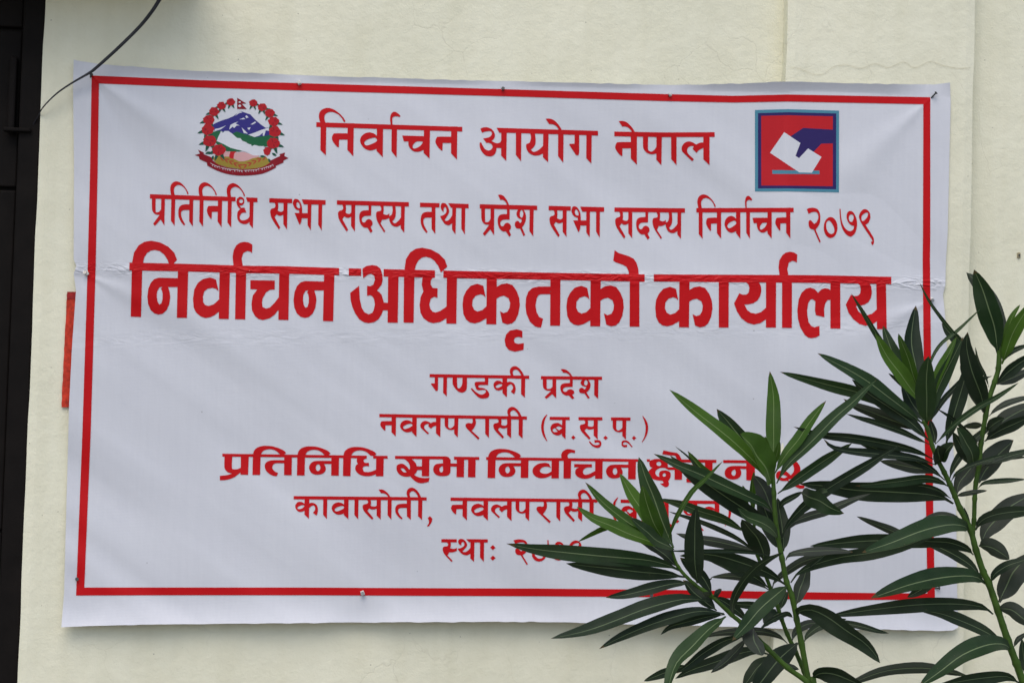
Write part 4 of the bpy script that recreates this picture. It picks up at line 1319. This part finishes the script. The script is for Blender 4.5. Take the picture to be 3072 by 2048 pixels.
def stem(name, pts, y0, r0, r1, parent, down=None, mats=('stem',)):
    P = [at(a, b, y0) for a, b in pts]
    if down is not None:
        P.append(np.array(down))
        P.append(np.array((down[0] + 0.01, down[1] + 0.01, -0.05)))
    Q = catmull(P, 6)
    n_ = len(Q)
    nodes = []
    for i in range(n_):
        t = i / (n_ - 1)
        r = (r0 + (r1 - r0) * t) * MM * 0.82
        r *= 1.0 + 0.20 * max(0, math.cos(i * 1.05)) ** 8 + lrn.uniform(-0.04, 0.04)
        nodes.append(r)
    v, f = tube(Q, nodes, 12)
    o = mesh_obj(name, v, f, MAT['stem'], smooth=True)
    return keep(o, parent)


base1 = at(2440, 2200, -0.93)
base2 = at(3110, 2200, -0.90)
sh1 = empty('oleander_shrub', Vector((base1[0], base1[1], 0)))
tag(sh1, 'oleander shrub with three leaning leafy shoots before the banner, left of the taller one', 'shrub', 'oleander shrubs before the banner')
sh2 = empty('oleander_shrub', Vector((base2[0], base2[1], 0)))
tag(sh2, 'taller oleander shrub with forked stem at the right edge of the view', 'shrub', 'oleander shrubs before the banner')
d1 = (base1[0] + 0.03, base1[1], 0.45)
d2 = (base2[0] + 0.08, base2[1], 0.45)
stem('stem', [(2012, 1640), (2035, 1700), (2082, 1750), (2133, 1786), (2195, 1843), (2225, 1868), (2300, 1941), (2362, 2001), (2425, 2050), (2445, 2110)], YA, 4.5, 8.5, sh1)
stem('stem', [(2318, 1420), (2322, 1480), (2325, 1540), (2335, 1615), (2346, 1675), (2360, 1745), (2375, 1785), (2390, 1856), (2405, 1931), (2427, 2048), (2445, 2110)], YB, 6.5, 10, sh1, d1)
stem('stem', [(2261, 1540), (2264, 1600), (2272, 1662), (2295, 1720), (2312, 1765), (2332, 1816), (2345, 1856), (2362, 1901), (2388, 1956), (2412, 2013), (2435, 2070), (2445, 2110)], YC, 5, 7.5, sh1)
stem('stem', [(2769, 1262), (2782, 1286), (2797, 1337), (2814, 1380), (2833, 1417), (2850, 1453), (2865, 1488), (2880, 1524), (2911, 1588), (2928, 1649), (2950, 1715), (2966, 1748), (2994, 1831), (3024, 1921), (3049, 1988), (3070, 2048), (3095, 2120)], YD, 6, 13, sh2, d2)
stem('stem', [(2999, 1040), (2995, 1105), (2984, 1145), (2969, 1191), (2957, 1247), (2943, 1329), (2938, 1393), (2928, 1446), (2924, 1495), (2922, 1560), (2918, 1600)], YD + 0.015, 8, 7, sh2)

# leaf: (plant, tile, 'x,y x,y ...' base -> tip, width px, kind, depth of tip relative to base in m (- = nearer), roll deg)
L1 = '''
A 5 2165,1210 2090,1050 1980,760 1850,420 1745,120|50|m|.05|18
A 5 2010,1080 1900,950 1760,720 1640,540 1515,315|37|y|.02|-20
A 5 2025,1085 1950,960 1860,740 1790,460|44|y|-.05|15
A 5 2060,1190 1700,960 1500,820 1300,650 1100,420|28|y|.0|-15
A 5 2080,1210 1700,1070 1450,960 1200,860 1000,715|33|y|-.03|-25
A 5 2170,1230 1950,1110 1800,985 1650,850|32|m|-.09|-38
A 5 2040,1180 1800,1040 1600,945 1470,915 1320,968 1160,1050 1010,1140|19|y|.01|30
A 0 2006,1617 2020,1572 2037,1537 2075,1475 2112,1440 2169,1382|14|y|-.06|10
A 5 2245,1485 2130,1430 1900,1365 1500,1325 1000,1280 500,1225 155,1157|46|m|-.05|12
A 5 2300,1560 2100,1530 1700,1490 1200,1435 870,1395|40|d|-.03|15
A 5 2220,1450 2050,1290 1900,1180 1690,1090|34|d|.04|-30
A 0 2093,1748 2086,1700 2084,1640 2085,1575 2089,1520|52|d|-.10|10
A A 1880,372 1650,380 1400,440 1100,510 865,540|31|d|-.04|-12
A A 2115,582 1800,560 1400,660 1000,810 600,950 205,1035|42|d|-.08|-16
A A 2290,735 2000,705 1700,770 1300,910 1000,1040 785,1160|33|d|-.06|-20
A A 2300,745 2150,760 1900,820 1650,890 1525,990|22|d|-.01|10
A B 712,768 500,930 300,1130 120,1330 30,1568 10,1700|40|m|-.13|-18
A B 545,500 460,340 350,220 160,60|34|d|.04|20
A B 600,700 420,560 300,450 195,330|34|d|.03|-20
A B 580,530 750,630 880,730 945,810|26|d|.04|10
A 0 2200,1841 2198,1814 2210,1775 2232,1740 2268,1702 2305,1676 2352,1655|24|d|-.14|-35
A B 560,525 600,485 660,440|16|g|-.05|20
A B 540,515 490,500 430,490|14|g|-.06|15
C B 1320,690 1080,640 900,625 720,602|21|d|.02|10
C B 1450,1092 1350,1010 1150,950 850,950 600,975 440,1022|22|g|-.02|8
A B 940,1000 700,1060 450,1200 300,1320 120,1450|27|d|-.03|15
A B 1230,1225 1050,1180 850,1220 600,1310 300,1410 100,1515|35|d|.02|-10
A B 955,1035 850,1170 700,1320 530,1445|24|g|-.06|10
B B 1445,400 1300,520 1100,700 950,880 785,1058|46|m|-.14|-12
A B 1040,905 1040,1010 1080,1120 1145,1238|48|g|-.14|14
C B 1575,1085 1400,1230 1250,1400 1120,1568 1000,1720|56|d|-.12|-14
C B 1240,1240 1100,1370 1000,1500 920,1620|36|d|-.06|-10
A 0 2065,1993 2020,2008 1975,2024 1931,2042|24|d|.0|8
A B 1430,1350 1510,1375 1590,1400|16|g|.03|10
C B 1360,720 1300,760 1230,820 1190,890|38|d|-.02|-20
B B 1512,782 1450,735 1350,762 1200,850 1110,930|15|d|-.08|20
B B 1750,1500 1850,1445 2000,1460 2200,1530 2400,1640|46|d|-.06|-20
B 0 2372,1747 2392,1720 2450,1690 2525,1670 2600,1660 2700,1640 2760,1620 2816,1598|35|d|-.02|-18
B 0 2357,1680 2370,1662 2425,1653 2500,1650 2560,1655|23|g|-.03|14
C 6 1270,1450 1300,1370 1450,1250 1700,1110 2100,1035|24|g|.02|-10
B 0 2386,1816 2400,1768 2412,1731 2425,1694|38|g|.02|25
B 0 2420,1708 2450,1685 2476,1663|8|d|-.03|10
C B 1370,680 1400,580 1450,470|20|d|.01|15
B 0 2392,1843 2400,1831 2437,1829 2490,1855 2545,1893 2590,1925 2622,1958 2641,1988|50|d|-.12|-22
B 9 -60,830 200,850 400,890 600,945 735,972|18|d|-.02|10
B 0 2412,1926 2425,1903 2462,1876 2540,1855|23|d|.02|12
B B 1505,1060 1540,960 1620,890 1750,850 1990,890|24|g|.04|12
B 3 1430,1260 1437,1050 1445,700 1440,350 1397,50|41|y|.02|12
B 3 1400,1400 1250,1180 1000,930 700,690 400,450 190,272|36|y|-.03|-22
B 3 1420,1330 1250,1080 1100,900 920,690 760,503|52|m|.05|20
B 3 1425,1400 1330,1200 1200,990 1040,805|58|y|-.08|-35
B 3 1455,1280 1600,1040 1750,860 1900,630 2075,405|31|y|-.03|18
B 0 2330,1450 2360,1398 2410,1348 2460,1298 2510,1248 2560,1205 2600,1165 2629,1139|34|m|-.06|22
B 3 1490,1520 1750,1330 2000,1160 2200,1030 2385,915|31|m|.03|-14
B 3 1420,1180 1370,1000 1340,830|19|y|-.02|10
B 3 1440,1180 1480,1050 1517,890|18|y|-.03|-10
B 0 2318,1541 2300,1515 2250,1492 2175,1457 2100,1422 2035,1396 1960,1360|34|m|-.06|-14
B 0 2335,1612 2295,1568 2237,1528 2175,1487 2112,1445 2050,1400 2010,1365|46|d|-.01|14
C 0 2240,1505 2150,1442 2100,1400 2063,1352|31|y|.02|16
C 0 2190,1455 2110,1417 2065,1370 2024,1337|7|d|.0|5
C 0 2250,1520 2239,1512 2237,1482 2228,1455|16|y|.0|10
C 0 2260,1540 2256,1475 2262,1412|17|y|-.02|-20
C 0 2262,1540 2225,1495 2190,1468|16|y|.0|14
B 6 1280,560 1235,440 1150,240 1040,100|46|g|.03|-12
B 6 1400,1012 1290,790 1190,540 1110,290|50|d|.05|12
B 6 1400,1012 1395,800 1365,600 1330,370|38|d|.05|-14
B 6 1340,850 1250,735 1100,655 950,590 850,490|33|m|-.09|-26
C 6 1165,1130 1155,1000 1090,860 1000,740 900,625|50|d|-.06|18
C 6 1085,1035 900,890 700,780 400,655 20,533|14|d|-.02|10
C 6 965,795 700,630 400,530 150,440 -100,380|28|m|.0|16
C 6 1075,1012 850,950 600,895 300,845 110,795|27|g|.02|-14
B 6 1245,1067 1100,1035 800,1008 400,1005 0,1008|11|d|-.11|8
B 6 1425,1412 1250,1290 1000,1180 700,1090 450,1045 150,1065|40|d|-.03|16
C 6 1235,1455 1100,1350 950,1265 700,1145 400,1050|32|d|.0|12
C 6 1225,1475 1100,1395 950,1335 750,1308 530,1322|21|g|.0|8
C 6 545,1320 520,1348 455,1335|5|g|.0|8
B 6 1350,505 1400,430 1500,375 1580,330 1630,297|17|d|-.06|20
B 6 1618,310 1700,355 1820,400 1950,480 2130,557|47|Y|-.14|-18
B 6 1830,372 1845,330 1880,300 1930,300|22|Y|-.12|20
B 0 2345,1617 2357,1580 2390,1540 2425,1507 2470,1473 2530,1436 2600,1395 2660,1357 2700,1335|31|d|-.04|-20
B 0 2350,1612 2375,1570 2425,1547 2475,1533 2525,1512 2560,1498 2612,1480|24|g|-.02|12
'''
L2 = '''
D 0 2768,1270 2719,1232 2670,1194 2612,1150 2550,1112 2500,1085 2452,1059|38|m|-.09|-14
D 0 2745,1258 2640,1200 2572,1176 2500,1158 2425,1138 2339,1115|33|m|-.02|14
D 0 2765,1292 2682,1262 2622,1239 2561,1215 2530,1196|31|g|.02|12
D 0 2785,1320 2755,1288 2719,1256 2658,1215 2604,1179 2555,1137|38|d|-.03|-12
D 4 1190,835 1000,745 800,655 500,555 350,515 155,455|18|d|-.02|10
D 0 2800,1377 2775,1364 2731,1347 2646,1328 2548,1312 2460,1302 2379,1279|26|d|-.04|14
D 0 2808,1394 2743,1374 2646,1362 2550,1353 2497,1341 2470,1315|24|d|-.03|-14
D 0 2835,1440 2792,1405 2719,1372 2622,1343 2563,1320|25|d|.0|12
D 4 1310,1210 1200,1150 1000,1120 800,1080 570,1035|30|g|.02|-8
D 4 1425,1352 1280,1275 1100,1250 800,1290 500,1325 265,1342|25|m|-.08|20
D 0 2860,1510 2828,1492 2768,1480 2670,1475 2573,1470 2485,1458 2397,1450|52|d|-.03|14
D 4 1452,1500 1300,1405 1100,1350 800,1335|17|d|-.01|10
D 0 2781,1272 2780,1190 2780,1125 2786,1067|56|Y|-.10|12
D 1 1835,1540 1790,1200 1735,850 1790,465|46|d|.05|-12
D 1 1850,1540 1760,1300 1680,1050 1580,800|31|y|-.02|16
D 1 1840,1530 1680,1300 1520,1050 1395,705|40|m|.02|-14
D 1 1855,1600 1700,1380 1500,1080 1320,810 1150,530 1012,315|17|m|-.03|20
D 1 1860,1640 1650,1350 1450,1080 1300,800|40|y|-.05|-22
D 1 1960,1640 2060,1300 2180,1060 2280,840|26|y|-.02|14
D 0 2785,1262 2805,1190 2830,1130 2862,1067 2890,1010|36|m|-.02|-14
D 0 2782,1140 2795,1078 2825,1030 2875,990 2943,925|10|m|.0|8
D 0 2936,1120 2880,1025 2850,987 2825,955 2787,902 2758,846|11|m|.0|10
E 0 2925,1110 2875,1025 2845,995 2825,968|30|d|.04|14
D 1 1760,1560 1680,1460 1600,1385 1460,1275|13|d|.0|10
D 4 1110,550 1040,420 950,290 850,90|40|d|.05|-18
D 0 2793,1262 2828,1203 2865,1162 2905,1115|16|d|.03|8
E 0 2975,1128 2900,1152 2837,1178|16|g|.05|8
E 0 2838,1332 2852,1276 2872,1210 2889,1154 2908,1080|40|d|-.02|-10
D 4 1262,825 1235,680 1190,530|24|d|.04|20
D 0 2806,1332 2865,1272 2938,1220 2986,1194 3035,1162 3057,1147|17|m|-.08|10
E 4 1792,852 1750,780 1600,630 1450,500 1275,390|11|d|-.02|8
D 4 1325,1045 1365,950 1420,880 1495,815|34|m|-.06|14
D 4 1325,1045 1300,960 1285,840|40|d|-.05|-18
E 0 2848,1440 2860,1402 2889,1356 2913,1329 2950,1295 2990,1270|24|d|.0|10
D 0 2853,1446 2865,1424 2889,1407 2930,1390 2985,1372 3030,1360|13|d|-.03|8
D 0 2870,1482 2877,1451 2901,1417 2925,1390 2945,1360|42|g|.03|12
D 4 1520,1468 1600,1445 1750,1418 1900,1400|14|g|-.04|8
D 7 1690,605 1650,490 1610,370|9|d|.0|5
D 7 1600,572 1500,500 1350,470 1200,500 1020,592|23|g|.03|-14
D 7 1670,655 1600,602 1400,590 1100,665 700,815 350,932|51|m|-.13|-14
D 7 1120,830 900,740 700,655 500,575 285,485|22|g|.04|10
D 0 2830,1640 2700,1622 2600,1622 2500,1630 2429,1637|38|d|.0|12
D 7 1730,962 1640,880 1450,815 1250,795 950,790|29|d|-.03|14
D 7 1825,1255 1700,1095 1500,965 1300,865 1050,790|29|d|.02|-10
D 9 1882,372 1750,290 1400,295 1000,385 750,465 510,552|50|m|-.12|-14
D 9 1300,360 1150,430 950,540|26|d|.02|8
D 9 1982,742 1850,655 1500,615 1000,635 500,690 0,765|38|d|-.08|14
D 9 2112,1082 1900,960 1600,820 1350,735 1080,690|34|d|.0|-12
D 9 2195,1162 2100,1100 1900,1110 1600,1240 1350,1420 1080,1620|52|m|-.12|-16
D 9 1750,1500 1400,1420 1100,1385 700,1420 400,1520 150,1640|30|g|.03|10
D 9 2295,1565 2150,1490 1900,1500 1600,1545 1300,1600|34|d|-.04|12
E 2 1175,1120 1140,850 1080,620 980,330 888,112|62|m|-.03|16
E 2 1195,1120 1200,880 1130,620 1000,350 795,148|54|g|.04|-12
E 2 1215,1120 1240,1000 1290,850 1350,680 1443,533|19|y|-.01|12
E 0 3006,1092 3030,1020 3057,965 3100,900|38|y|-.04|-16
E 2 1222,1215 1300,1130 1400,1070 1560,1010|15|d|-.02|10
E 0 2988,1152 3025,1115 3062,1087 3110,1060|32|d|-.02|-16
E 2 1165,1490 1350,1410 1600,1300|27|g|.02|14
E 0 2954,1237 2944,1190 2930,1150 2912,1100 2900,1042 2903,995|52|d|-.09|12
E 0 2950,1237 2930,1200 2905,1150 2880,1095|22|g|.0|-10
E 0 2967,1162 2955,1125 2935,1085 2926,1040|9|d|.0|5
E 4 1920,485 2000,405 2150,320 2352,262 2500,240|17|g|-.02|8
E 0 2962,1302 3010,1262 3060,1232 3115,1210|48|g|.02|12
E 4 1865,795 2000,690 2200,595 2352,525 2500,460|32|d|-.04|-14
E 4 1895,650 2000,570 2110,505|30|d|-.05|16
E 4 1835,585 1750,600 1600,612|18|g|.03|10
E 4 1735,1095 1700,930 1620,780 1520,620|42|m|-.08|-16
E 4 1700,1090 1600,900 1480,680|32|d|-.02|12
E 4 1795,1305 1900,1120 2050,950 2150,850 2225,780|58|g|.03|-12
E 0 2930,1393 3000,1376 3050,1362 3115,1345|22|d|-.03|10
E 4 1820,1185 1900,1085 2000,1040 2150,995 2400,990|14|g|-.02|8
E 4 1785,1375 1850,1312 2000,1290 2200,1275 2380,1262|15|d|-.02|8
D 0 2927,1590 2943,1562 2986,1543 3072,1532 3140,1532|33|d|-.05|-16
D 0 2943,1634 2962,1588 2998,1547 3047,1508 3105,1476|58|g|.02|12
D 7 1795,852 1900,855 2050,920 2175,1015|44|g|-.07|-14
D 7 1945,1295 2000,1190 2150,1095 2400,1010|25|d|-.03|12
D 7 2045,1545 2130,1350 2250,1130 2430,940|64|g|.0|12
D 9 2035,672 2200,690 2352,800 2420,880|42|g|-.06|-12
D 9 2230,1135 2280,1040 2400,955|14|g|.0|8
D 0 3085,2030 3072,1975 3066,1915|24|d|.02|10
'''
YS = {'A': YA, 'B': YB, 'C': YC, 'D': YD, 'E': YD + 0.015}
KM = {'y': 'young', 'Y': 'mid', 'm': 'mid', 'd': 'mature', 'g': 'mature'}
NL_, NW_ = 16, 4
lrnd = random.Random(11)


def profile(t):
    if t < 0.05:
        return 0.10
    u = (t - 0.05) / 0.95
    p = math.sin(math.pi * u ** 0.88) ** 0.68 if 0 < u < 1 else 0.0
    return max(0.10 * (1 - u), p)


def leaf(P, w, kind, roll, parent, bend=0.0):
    """P: dense 3-D midrib; w: width in metres; builds a folded blade"""
    P = np.array(P)
    s = np.r_[0, np.cumsum(np.linalg.norm(np.diff(P, axis=0), axis=1))]
    L = s[-1]
    V, Fc, UV = [], [], []
    fold = lrnd.uniform(0.12, 0.42)
    wav = lrnd.uniform(0, 6.28)
    und = (kind == 'g')
    rr = R(roll * 1.5)
    twist = R(lrnd.uniform(-14, 14))
    for i in range(NL_ + 1):
        t = i / NL_
        q = np.array([np.interp(t * L, s, P[:, k]) for k in range(3)])
        a = np.array([np.interp(max(0, t - .04) * L, s, P[:, k]) for k in range(3)])
        b = np.array([np.interp(min(1, t + .04) * L, s, P[:, k]) for k in range(3)])
        T = unit(b - a)
        Vd = unit(CAM - q)
        S = np.cross(T, Vd)
        S /= max(1e-6, np.linalg.norm(S))
        Nn = np.cross(S, T)
        ang = rr + twist * t
        S2 = S * math.cos(ang) + Nn * math.sin(ang)
        N2 = -S * math.sin(ang) + Nn * math.cos(ang)
        if und:
            N2 = -N2
        hw = 0.5 * w * profile(t) / max(0.55, math.cos(ang))
        hw *= 1 + 0.03 * math.sin(t * 17 + wav)
        for j in range(NW_ + 1):
            u = j / NW_ * 2 - 1
            z = fold * abs(u) * hw + 0.06 * hw * math.sin(t * 13 + wav + u)
            V.append(q + S2 * u * hw + N2 * z)
            UV.append(((u + 1) / 2, t))
    for i in range(NL_):
        for j in range(NW_):
            a = i * (NW_ + 1) + j
            fc = (a, a + 1, a + NW_ + 2, a + NW_ + 1)
            Fc.append(fc if not und else fc[::-1])
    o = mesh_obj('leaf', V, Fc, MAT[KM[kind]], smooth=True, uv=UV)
    # outward side faces the camera for top-side leaves, away from it for undersides
    return keep(o, parent)


def leaves(data, parent):
    for line in data.strip().splitlines():
        head, w, kind, dz, roll = line.split('|')
        st_, tl, *pts = head.split()
        ox, oy, k = TL_[tl]
        P = [(ox + float(a) / k, oy + float(b) / k) for a, b in (p.split(',') for p in pts)]
        P = catmull([np.array(p) for p in P], 5)
        y0 = YS[st_]
        n_ = len(P)
        Q = []
        for i, p in enumerate(P):
            t = i / (n_ - 1)
            Q.append(at(p[0], p[1], y0 + float(dz) * 1.1 * (t ** 0.8)))
        sc = MM * (DIST + y0) / DIST
        leaf(Q, float(w) * sc * 1.14, kind, float(roll), parent)


leaves(L1, sh1)
leaves(L2, sh2)
# foliage low on the canes, below the frame
for parent, b0, d0 in ((sh1, at(2445, 2110, YB), d1), (sh2, at(3095, 2120, YD), d2)):
    for k in range(26):
        t = 0.12 + 0.8 * k / 26
        p = np.array(b0) * (1 - t) + np.array(d0) * t
        a = k * 2.2
        Lf = lrnd.uniform(0.10, 0.17)
        e = np.array((math.cos(a), math.sin(a), 0))
        Q = [p, p + e * Lf * .35 + np.array((0, 0, .03)), p + e * Lf * .7 + np.array((0, 0, .035)), p + e * Lf + np.array((0, 0, .01))]
        leaf(catmull(Q, 4), 0.026, 'd', 10, parent)
